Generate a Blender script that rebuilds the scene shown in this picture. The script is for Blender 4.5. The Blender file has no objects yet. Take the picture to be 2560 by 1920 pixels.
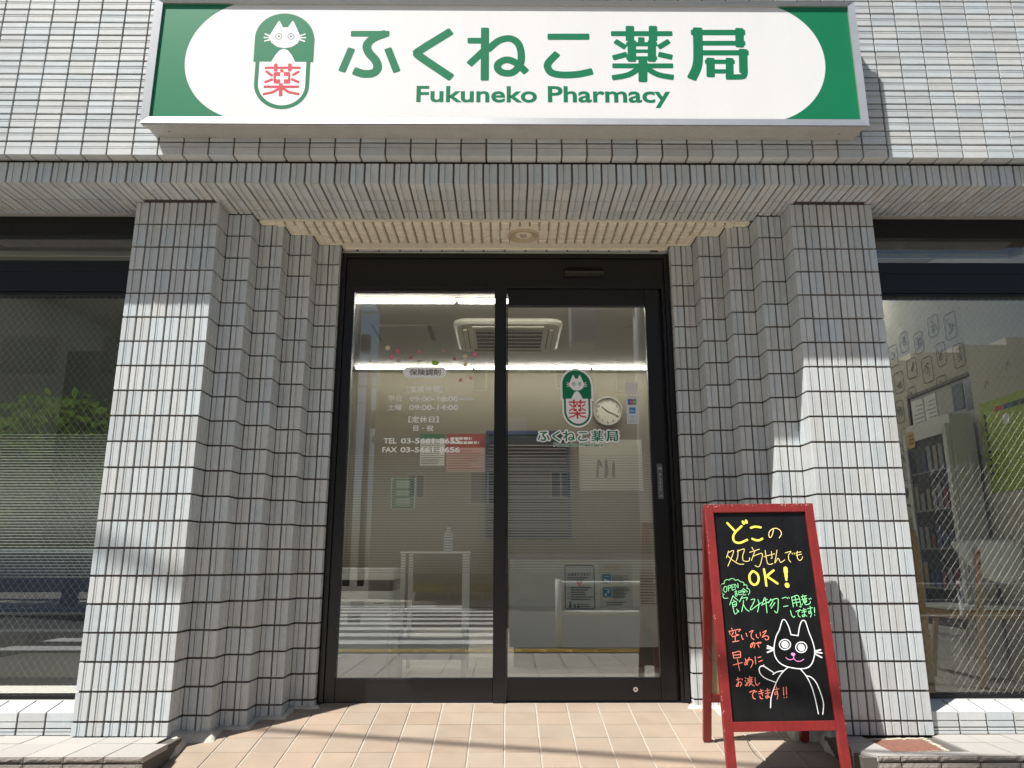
import bpy, math, random, json
from mathutils import Vector, Matrix, Euler
from mathutils import noise as mnoise

# ------------------------------------------------------------------ camera, sky, sun, exposure
SC = bpy.context.scene
COL = SC.collection
RNG = random.Random(7)
R = math.radians

cam_d = bpy.data.cameras.new('camera')
cam_d.lens = 26.303
cam_d.sensor_width = 36
cam_d.clip_start = 0.05
cam_d.clip_end = 900
cam = bpy.data.objects.new('camera', cam_d)
cam.location = (0.0099, -3.3331, 0.6736)
cam.rotation_euler = (R(90 + 13.277), 0, R(-0.401))
COL.objects.link(cam)
SC.camera = cam

SUN_DIR = Vector((1.26, 1.0, -2.71)).normalized()          # the way the light travels
world = bpy.data.worlds.new('World')
SC.world = world
world.use_nodes = True
wn = world.node_tree
sky = wn.nodes.new('ShaderNodeTexSky')
sky.sky_type = 'NISHITA'
sky.sun_disc = False
sky.sun_elevation = math.asin(-SUN_DIR.z)
sky.sun_rotation = math.atan2(-SUN_DIR.x, -SUN_DIR.y)
sky.air_density = 1.0
sky.dust_density = 1.6
wn.links.new(sky.outputs[0], wn.nodes['Background'].inputs['Color'])
wn.nodes['Background'].inputs['Strength'].default_value = 0.058

sun_d = bpy.data.lights.new('sun', 'SUN')
sun_d.energy = 5.0
sun_d.angle = R(0.53)
sun_d.color = (1.0, 0.965, 0.915)
sun = bpy.data.objects.new('sun', sun_d)
sun.rotation_euler = SUN_DIR.to_track_quat('-Z', 'Y').to_euler()
sun.location = (-6, -8, 12)
COL.objects.link(sun)

SC.view_settings.view_transform = 'Standard'
SC.view_settings.look = 'None'
SC.view_settings.gamma = 1
SC.view_settings.use_curve_mapping = False
SC.view_settings.exposure = 0.70
SC.render.engine = 'CYCLES'
SC.cycles.use_denoising = True
SC.cycles.max_bounces = 8
SC.cycles.transparent_max_bounces = 24
SC.cycles.caustics_reflective = False
SC.cycles.caustics_refractive = False
SC.cycles.sample_clamp_indirect = 6

# ------------------------------------------------------------------ numbers of the place (metres)
Z0 = 2.3629            # underside of the eave, first tile joint
A, B = 0.11686, 0.06773  # tile pitches
XS = [1.383, 1.264, 1.145, 1.026, 0.907]
YS = [0.0, 0.131, 0.252, 0.371, 0.498]
SLOPE = 0.1605
def floor_z(y): return (y - 0.55) * SLOPE
FA = -0.236            # fascia face
FZ = 2.4775            # fascia bottom

# ------------------------------------------------------------------ materials
MATS = {}
def mat(name, col, rough=0.5, metal=0.0, var=0.0, hue=0.0, noise=None, noise2=None, bump=None, spec=0.5, coat=0.0, emit=None, trans=None, stretch=None):
    """var: brightness change from piece to piece; noise/noise2: (scale, amount) mottling; bump: (scale, strength)."""
    if name in MATS: return MATS[name]
    m = bpy.data.materials.new(name); m.use_nodes = True
    nt = m.node_tree; N = nt.nodes; L = nt.links
    b = N['Principled BSDF']
    b.inputs['Roughness'].default_value = rough
    b.inputs['Metallic'].default_value = metal
    b.inputs['Specular IOR Level'].default_value = spec
    b.inputs['Coat Weight'].default_value = coat
    b.inputs['Base Color'].default_value = (*col, 1)
    if emit:
        b.inputs['Emission Color'].default_value = (*emit[0], 1)
        b.inputs['Emission Strength'].default_value = emit[1]
    cur = None
    def mul(c, fac_socket, lo, hi):
        mr = N.new('ShaderNodeMapRange'); mr.inputs['To Min'].default_value = lo; mr.inputs['To Max'].default_value = hi
        L.new(fac_socket, mr.inputs['Value'])
        hs = N.new('ShaderNodeMix'); hs.data_type = 'RGBA'; hs.blend_type = 'MULTIPLY'; hs.inputs['Factor'].default_value = 1
        if c is None: hs.inputs['A'].default_value = (*col, 1)
        else: L.new(c, hs.inputs['A'])
        cb = N.new('ShaderNodeCombineColor')
        for k in range(3): L.new(mr.outputs[0], cb.inputs[k])
        L.new(cb.outputs[0], hs.inputs['B'])
        return hs.outputs['Result']
    pos = None
    if noise or noise2 or bump:
        g = N.new('ShaderNodeNewGeometry'); pos = g.outputs['Position']
        if stretch:
            mp = N.new('ShaderNodeMapping'); mp.inputs['Scale'].default_value = stretch
            L.new(pos, mp.inputs['Vector']); pos = mp.outputs[0]
    if var or hue:
        oi = N.new('ShaderNodeObjectInfo'); ge = N.new('ShaderNodeNewGeometry')
        ad = N.new('ShaderNodeMath'); ad.operation = 'ADD'; L.new(oi.outputs['Random'], ad.inputs[0]); L.new(ge.outputs['Random Per Island'], ad.inputs[1])
        fr = N.new('ShaderNodeMath'); fr.operation = 'FRACT'; L.new(ad.outputs[0], fr.inputs[0])
        if hue:
            m2 = N.new('ShaderNodeMath'); m2.operation = 'MULTIPLY'; m2.inputs[1].default_value = 7.31; L.new(fr.outputs[0], m2.inputs[0])
            f2 = N.new('ShaderNodeMath'); f2.operation = 'FRACT'; L.new(m2.outputs[0], f2.inputs[0])
            mx = N.new('ShaderNodeMix'); mx.data_type = 'RGBA'
            mx.inputs['A'].default_value = (col[0] * (1 + hue), col[1], col[2] * (1 - hue), 1)
            mx.inputs['B'].default_value = (col[0] * (1 - hue), col[1] * (1 + hue * .25), col[2] * (1 + hue), 1)
            L.new(f2.outputs[0], mx.inputs['Factor']); cur = mx.outputs['Result']
        if var: cur = mul(cur, fr.outputs[0], 1 - var, 1 + var)
    for nz in (noise, noise2):
        if nz:
            t = N.new('ShaderNodeTexNoise'); t.inputs['Scale'].default_value = nz[0]; t.inputs['Detail'].default_value = 3
            L.new(pos, t.inputs['Vector'])
            cur = mul(cur, t.outputs['Fac'], 1 - nz[1] * 1.6, 1 + nz[1] * 1.6)
    if cur is not None: L.new(cur, b.inputs['Base Color'])
    if bump:
        t = N.new('ShaderNodeTexNoise'); t.inputs['Scale'].default_value = bump[0]; t.inputs['Detail'].default_value = 4
        L.new(pos, t.inputs['Vector'])
        bm = N.new('ShaderNodeBump'); bm.inputs['Strength'].default_value = bump[1]; bm.inputs['Distance'].default_value = 0.003
        L.new(t.outputs['Fac'], bm.inputs['Height']); L.new(bm.outputs[0], b.inputs['Normal'])
    if trans:                                   # (share let through, tint)
        tr = N.new('ShaderNodeBsdfTransparent'); ms = N.new('ShaderNodeMixShader')
        ms.inputs[0].default_value = trans
        L.new(b.outputs[0], ms.inputs[1]); L.new(tr.outputs[0], ms.inputs[2])
        L.new(ms.outputs[0], N['Material Output'].inputs['Surface'])
    MATS[name] = m
    return m

def glass_mat(name, ior, tint, wobble=0.0):
    m = bpy.data.materials.new(name); m.use_nodes = True
    nt = m.node_tree; N = nt.nodes; L = nt.links
    N.remove(N['Principled BSDF'])
    tr = N.new('ShaderNodeBsdfTransparent'); tr.inputs[0].default_value = (*tint, 1)
    gl = N.new('ShaderNodeBsdfGlossy'); gl.inputs['Roughness'].default_value = 0.0; gl.inputs[0].default_value = (.97, .98, 1, 1)
    gg = N.new('ShaderNodeNewGeometry'); f0 = ((ior - 1) / (ior + 1)) ** 2
    dt = N.new('ShaderNodeVectorMath'); dt.operation = 'DOT_PRODUCT'; L.new(gg.outputs['Normal'], dt.inputs[0]); L.new(gg.outputs['Incoming'], dt.inputs[1])
    def mth(op, a, b):
        q = N.new('ShaderNodeMath'); q.operation = op
        for k, v in enumerate((a, b)):
            if v is None: continue
            if isinstance(v, (int, float)): q.inputs[k].default_value = v
            else: L.new(v, q.inputs[k])
        return q.outputs[0]
    c = mth('ABSOLUTE', dt.outputs['Value'], None)
    p5 = mth('POWER', mth('SUBTRACT', 1.0, c), 5.0)
    fac = mth('ADD', mth('MULTIPLY', p5, 1 - f0), f0)            # same from both sides of the pane
    ms = N.new('ShaderNodeMixShader')
    if wobble:
        g = N.new('ShaderNodeNewGeometry'); t = N.new('ShaderNodeTexNoise'); t.inputs['Scale'].default_value = 2.2
        L.new(g.outputs['Position'], t.inputs['Vector'])
        bm = N.new('ShaderNodeBump'); bm.inputs['Strength'].default_value = wobble; bm.inputs['Distance'].default_value = 0.002
        L.new(t.outputs['Fac'], bm.inputs['Height']); L.new(bm.outputs[0], gl.inputs['Normal'])
    L.new(fac, ms.inputs[0]); L.new(tr.outputs[0], ms.inputs[1]); L.new(gl.outputs[0], ms.inputs[2])
    L.new(ms.outputs[0], N['Material Output'].inputs['Surface'])
    MATS[name] = m
    return m

TILE = mat('grey_ribbed_tile', (.535, .562, .570), .5, var=.085, hue=.03, noise=(330, .15), noise2=(28, .05), bump=(700, .2), spec=.4)
MORTAR = mat('brown_mortar', (.13, .108, .098), .9, noise=(160, .12), bump=(300, .4))
FLOOR = mat('beige_floor_tile', (.305, .24, .185), .75, var=.07, hue=.03, noise=(420, .09), noise2=(7, .10), bump=(700, .15), spec=.3)
GROUT = mat('pale_grout', (.40, .365, .32), .9, noise=(60, .2), bump=(200, .4))
CEMENT = mat('weathered_cement', (.48, .46, .40), .9, noise=(25, .22), noise2=(140, .12), bump=(80, .7))
STONE = mat('grey_stone_slab', (.36, .34, .315), .8, var=.06, noise=(350, .12), bump=(500, .3))
SPLIT = mat('split_stone_edge', (.22, .195, .17), .9, var=.06, noise=(150, .25), bump=(160, 1.0))
CREAM = mat('cream_soffit', (.83, .77, .63), .8, noise=(35, .10), noise2=(220, .10), bump=(150, .5))
BLACK = mat('black_aluminium', (.008, .008, .009), .34, spec=.45, noise=(30, .12))
BLACKD = mat('black_rubber', (.006, .006, .006), .7)
ALU = mat('brushed_aluminium', (.62, .62, .61), .36, metal=.75, noise=(14, .05), noise2=(120, .04))
ALUD = mat('dull_aluminium', (.5, .49, .46), .55, metal=.35, noise=(10, .1), noise2=(90, .1))
SIGNW = mat('sign_white', (.80, .80, .79), .40, spec=.35, noise=(2.2, .022), noise2=(70, .02), stretch=(3, 1, .35))
GREEN = mat('sign_green', (.008, .19, .082), .42, spec=.3, noise=(4, .03), noise2=(60, .02))
RED = mat('sign_red', (.62, .035, .055), .4)
WHITE = mat('sticker_white', (.90, .90, .88), .45)
PAPER = mat('paper_white', (.72, .71, .68), .7)
INK = mat('black_ink', (.02, .02, .022), .6)
BWOOD = mat('red_stained_wood', (.195, .014, .013), .48, noise=(60, .22), noise2=(8, .16), bump=(120, .2), stretch=(1, 1, .25), coat=.15)
CHALKB = mat('chalkboard_black', (.009, .009, .009), .33, spec=.35, noise=(9, .5), noise2=(45, .3), stretch=(1, 1, .5))
YEL = mat('yellow_marker', (.92, .78, .10), .6, noise=(140, .16))
YELP = mat('pale_yellow_marker', (.84, .68, .25), .6, noise=(160, .2))
GRN = mat('green_marker', (.29, .80, .37), .6, noise=(160, .2))
ORA = mat('orange_marker', (.86, .24, .16), .6, noise=(160, .2))
CHW = mat('white_marker', (.84, .85, .86), .6, noise=(120, .1))
PNK = mat('pink_marker', (.85, .30, .62), .6)
STEEL = mat('zinc_steel', (.55, .56, .57), .4, metal=.8)
GLASS = glass_mat('door_glass', 1.85, (.93, .94, .91))
GLASSW = glass_mat('wired_glass', 1.85, (.90, .92, .89), .0)
FILM = mat('frosted_film', (.78, .79, .77), .7, trans=.62)

# ------------------------------------------------------------------ mesh helpers
class MB:
    def __init__(s): s.v = []; s.f = []
    def add(s, vs, fs):
        n = len(s.v); s.v.extend([tuple(p) for p in vs]); s.f.extend([tuple(i + n for i in f) for f in fs]); return s
    def box(s, x0, x1, y0, y1, z0, z1):
        return s.add([(x0, y0, z0), (x1, y0, z0), (x1, y1, z0), (x0, y1, z0), (x0, y0, z1), (x1, y0, z1), (x1, y1, z1), (x0, y1, z1)],
                     [(0, 3, 2, 1), (4, 5, 6, 7), (0, 1, 5, 4), (1, 2, 6, 5), (2, 3, 7, 6), (3, 0, 4, 7)])
    def hexa(s, p):                      # eight corners, bottom ring then top ring
        return s.add(p, [(0, 3, 2, 1), (4, 5, 6, 7), (0, 1, 5, 4), (1, 2, 6, 5), (2, 3, 7, 6), (3, 0, 4, 7)])
    def prism(s, poly, z0, z1):          # polygon in x, y
        n = len(poly)
        vs = [(x, y, z0) for x, y in poly] + [(x, y, z1) for x, y in poly]
        fs = [tuple(range(n))[::-1], tuple(range(n, 2 * n))] + [(i, (i + 1) % n, n + (i + 1) % n, n + i) for i in range(n)]
        return s.add(vs, fs)
    def tube(s, pts, r, n=8, caps=True):
        pts = [Vector(p) for p in pts]; rs = r if isinstance(r, (list, tuple)) else [r] * len(pts)
        t0 = (pts[1] - pts[0]).normalized()
        ref = Vector((0, 0, 1)) if abs(t0.z) < .9 else Vector((1, 0, 0))
        u = t0.cross(ref).normalized(); vs = []
        for i, p in enumerate(pts):
            t = (pts[min(i + 1, len(pts) - 1)] - pts[max(i - 1, 0)]).normalized()
            u = (u - t * u.dot(t)).normalized(); w = t.cross(u)
            for k in range(n):
                a = 2 * math.pi * k / n
                vs.append(p + (u * math.cos(a) + w * math.sin(a)) * rs[i])
        fs = [(i * n + k, i * n + (k + 1) % n, (i + 1) * n + (k + 1) % n, (i + 1) * n + k) for i in range(len(pts) - 1) for k in range(n)]
        if caps: fs += [tuple(range(n))[::-1], tuple(range((len(pts) - 1) * n, len(pts) * n))]
        return s.add(vs, fs)
    def lathe(s, prof, c=(0, 0, 0), n=24, axis='z', caps=True):  # prof: (radius, height)
        vs = []
        for r, h in prof:
            for k in range(n):
                a = 2 * math.pi * k / n; x, y = r * math.cos(a), r * math.sin(a)
                p = (x, y, h) if axis == 'z' else (x, h, y) if axis == 'y' else (h, x, y)
                vs.append((c[0] + p[0], c[1] + p[1], c[2] + p[2]))
        fs = [(i * n + k, i * n + (k + 1) % n, (i + 1) * n + (k + 1) % n, (i + 1) * n + k) for i in range(len(prof) - 1) for k in range(n)]
        if caps: fs += [tuple(range(n)), tuple(range((len(prof) - 1) * n, len(prof) * n))]
        return s.add(vs, fs)

def mesh_of(mb, name, m=None, smooth=False):
    me = bpy.data.meshes.new(name); me.from_pydata(mb.v, [], mb.f); me.update()
    if m: me.materials.append(m)
    if smooth:
        me.polygons.foreach_set('use_smooth', [True] * len(me.polygons))
    return me
def put(name, me, parent=None, loc=(0, 0, 0), rot=None, scale=None):
    o = bpy.data.objects.new(name, me)
    p = Vector(loc)
    if parent is not None:
        o.parent = parent
        q = parent
        while q is not None: p = p - q.location; q = q.parent
    o.location = p
    if rot: o.rotation_euler = rot
    if scale: o.scale = scale
    COL.objects.link(o)
    return o
def part(name, mb, m, parent, smooth=False, bevel=0, kind=None, label=None):
    o = put(name, mesh_of(mb, name, m, smooth), parent)
    if bevel: bev(o, bevel)
    if kind: o['kind'] = kind
    if label: o['label'] = label
    return o
def bev(o, w, seg=2):
    md = o.modifiers.new('edge', 'BEVEL'); md.width = w; md.segments = seg; md.limit_method = 'ANGLE'; md.angle_limit = R(40)
def tag(o, label, cat, group=None):
    o['label'] = label; o['category'] = cat
    if group: o['group'] = group
    return o
def thing(name, label, cat, loc=(0, 0, 0), group=None):
    o = bpy.data.objects.new(name, None); o.empty_display_size = .1; o.location = loc; COL.objects.link(o)
    return tag(o, label, cat, group)
def solo(name, mb, m, label, cat, group=None, smooth=False, bevel=0):
    return tag(part(name, mb, m, None, smooth, bevel), label, cat, group)
def struct(name, mb, m, smooth=False):
    o = part(name, mb, m, None, smooth); o['kind'] = 'structure'; return o
def struct_root(name, loc=(0, 0, 0)):
    o = bpy.data.objects.new(name, None); o.location = loc; COL.objects.link(o); o['kind'] = 'structure'; return o

# flat print ---------------------------------------------------------------------------------
def smooth_line(p, per=5):
    if len(p) < 3: return p
    out = []
    for i in range(len(p) - 1):
        a, b, c, d = p[max(i - 1, 0)], p[i], p[i + 1], p[min(i + 2, len(p) - 1)]
        for k in range(per):
            t = k / per
            out.append(tuple(.5 * (2 * b[j] + (c[j] - a[j]) * t + (2 * a[j] - 5 * b[j] + 4 * c[j] - d[j]) * t * t + (3 * b[j] - a[j] - 3 * c[j] + d[j]) * t ** 3) for j in (0, 1)))
    out.append(p[-1])
    return out
class Print:
    """Flat shapes in a plane; every further shape lies a hair above the one before."""
    def __init__(s, step=2e-6): s.mb = MB(); s.n = 0; s.step = step
    def poly(s, pts, lift=0.0):
        s.n += 1; d = s.n * s.step + lift
        s.mb.add([(x, d, z) for x, z in pts], [tuple(range(len(pts)))])
    def rect(s, x0, x1, z0, z1): s.poly([(x0, z0), (x1, z0), (x1, z1), (x0, z1)])
    def disc(s, x, z, r, n=20, rz=None): s.poly([(x + r * math.cos(2 * math.pi * k / n), z + (rz or r) * math.sin(2 * math.pi * k / n)) for k in range(n)])
    def rrect(s, x0, x1, z0, z1, r, n=6): s.poly(rrect_pts(x0, x1, z0, z1, r, n))
    def line(s, pts, w, cap='round', sm=True):
        p = [Vector((a, b)) for a, b in (smooth_line(pts) if sm else pts)]
        q = [p[0]]
        for a in p[1:]:
            if (a - q[-1]).length > 1e-6: q.append(a)
        if len(q) < 2: q.append(q[0] + Vector((1e-5, 0)))
        p = q; h = w / 2; L = []; Rr = []; n = len(p)
        for i in range(n):
            if i == 0: t = (p[1] - p[0]).normalized(); k = 1
            elif i == n - 1: t = (p[-1] - p[-2]).normalized(); k = 1
            else:
                a = (p[i] - p[i - 1]).normalized(); b = (p[i + 1] - p[i]).normalized()
                t = (a + b)
                if t.length < 1e-6: t = b
                t.normalize(); k = 1 / max(.55, t.dot(b))
            nn = Vector((-t.y, t.x)) * h * k
            L.append(p[i] + nn); Rr.append(p[i] - nn)
        s.n += 1; d0 = s.n * s.step; vs = []
        for i in range(n):
            d = d0 + i * s.step * .3
            vs += [(L[i].x, d, L[i].y), (Rr[i].x, d, Rr[i].y)]
        s.n += 1 + int(n * .3)
        s.mb.add(vs, [(2 * i, 2 * i + 1, 2 * i + 3, 2 * i + 2) for i in range(n - 1)])
        for (e, t, d) in ((p[0], (p[0] - p[1]).normalized(), d0), (p[-1], (p[-1] - p[-2]).normalized(), d0 + n * s.step * .3)):
            nn = Vector((-t.y, t.x)); pts2 = []
            if cap == 'round':
                for k in range(9):
                    a = math.pi * (k / 8) - math.pi / 2
                    v = e + nn * h * math.sin(a) + t * h * math.cos(a); pts2.append((v.x, d, v.y))
            else:
                r = h * .38
                for sg in (-1, 1):
                    ks = range(5) if sg == -1 else range(4, -1, -1)
                    for k in ks:
                        a = math.pi / 2 * k / 4
                        v = e + nn * sg * (h - r + r * math.cos(a)) + t * (r * math.sin(a)); pts2.append((v.x, d, v.y))
            s.mb.add(pts2, [tuple(range(len(pts2)))])
def rrect_pts(x0, x1, z0, z1, r, n=6):
    out = []
    for cx, cz, a0 in ((x1 - r, z1 - r, 0), (x0 + r, z1 - r, 90), (x0 + r, z0 + r, 180), (x1 - r, z0 + r, 270)):
        for k in range(n + 1):
            a = R(a0 + 90 * k / n); out.append((cx + r * math.cos(a), cz + r * math.sin(a)))
    return out
_TX = {}
def text_shape(body, bold=0.0):
    key = (body, bold)
    if key not in _TX:
        cu = bpy.data.curves.new('text', 'FONT'); cu.body = body; cu.size = 1; cu.offset = bold; cu.resolution_u = 4
        o = bpy.data.objects.new('text', cu); COL.objects.link(o)
        me = bpy.data.meshes.new_from_object(o.evaluated_get(bpy.context.evaluated_depsgraph_get()))
        v = [(p.co.x, p.co.y) for p in me.vertices]; f = [tuple(q.vertices) for q in me.polygons]
        bpy.data.objects.remove(o); bpy.data.curves.remove(cu); bpy.data.meshes.remove(me)
        x0 = min(a for a, b in v); x1 = max(a for a, b in v); z0 = min(b for a, b in v); z1 = max(b for a, b in v)
        _TX[key] = ([((a - x0) / (x1 - x0), (b - z0) / (z1 - z0)) for a, b in v], f, (x1 - x0) / (z1 - z0))
    return _TX[key]
def text_in(pr, body, x0, x1, z0, z1, bold=0.02):
    if not body.isascii():                     # dense characters: weight from shifted copies, not from an outline offset
        v, f, asp = text_shape(body, 0.0); h = (z1 - z0) * bold
        for dx, dz in ((-h, 0), (h, 0), (0, -h), (0, h)):
            pr.n += 1; d = pr.n * pr.step * 3
            pr.mb.add([(x0 + h + a * (x1 - x0 - 2 * h) + dx, d, z0 + h + b * (z1 - z0 - 2 * h) + dz) for a, b in v], f)
        return
    v, f, asp = text_shape(body, bold)
    pr.n += 1; d = pr.n * pr.step
    pr.mb.add([(x0 + a * (x1 - x0), d, z0 + b * (z1 - z0)) for a, b in v], f)
def text_at(pr, body, xc, zc, h, bold=0.02):
    asp = text_shape(body, bold)[2]
    text_in(pr, body, xc - h * asp / 2, xc + h * asp / 2, zc - h / 2, zc + h / 2, bold)
def lay(pr, m, name, parent, fn, label=None):
    """fn maps (x, lift, z) of the print to the place where it lies."""
    mb = MB(); mb.v = [tuple(fn(*p)) for p in pr.mb.v]; mb.f = pr.mb.f
    return part(name, mb, m, parent, label=label)
def on_y(y): return lambda x, d, z: (x, y - d, z)

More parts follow.
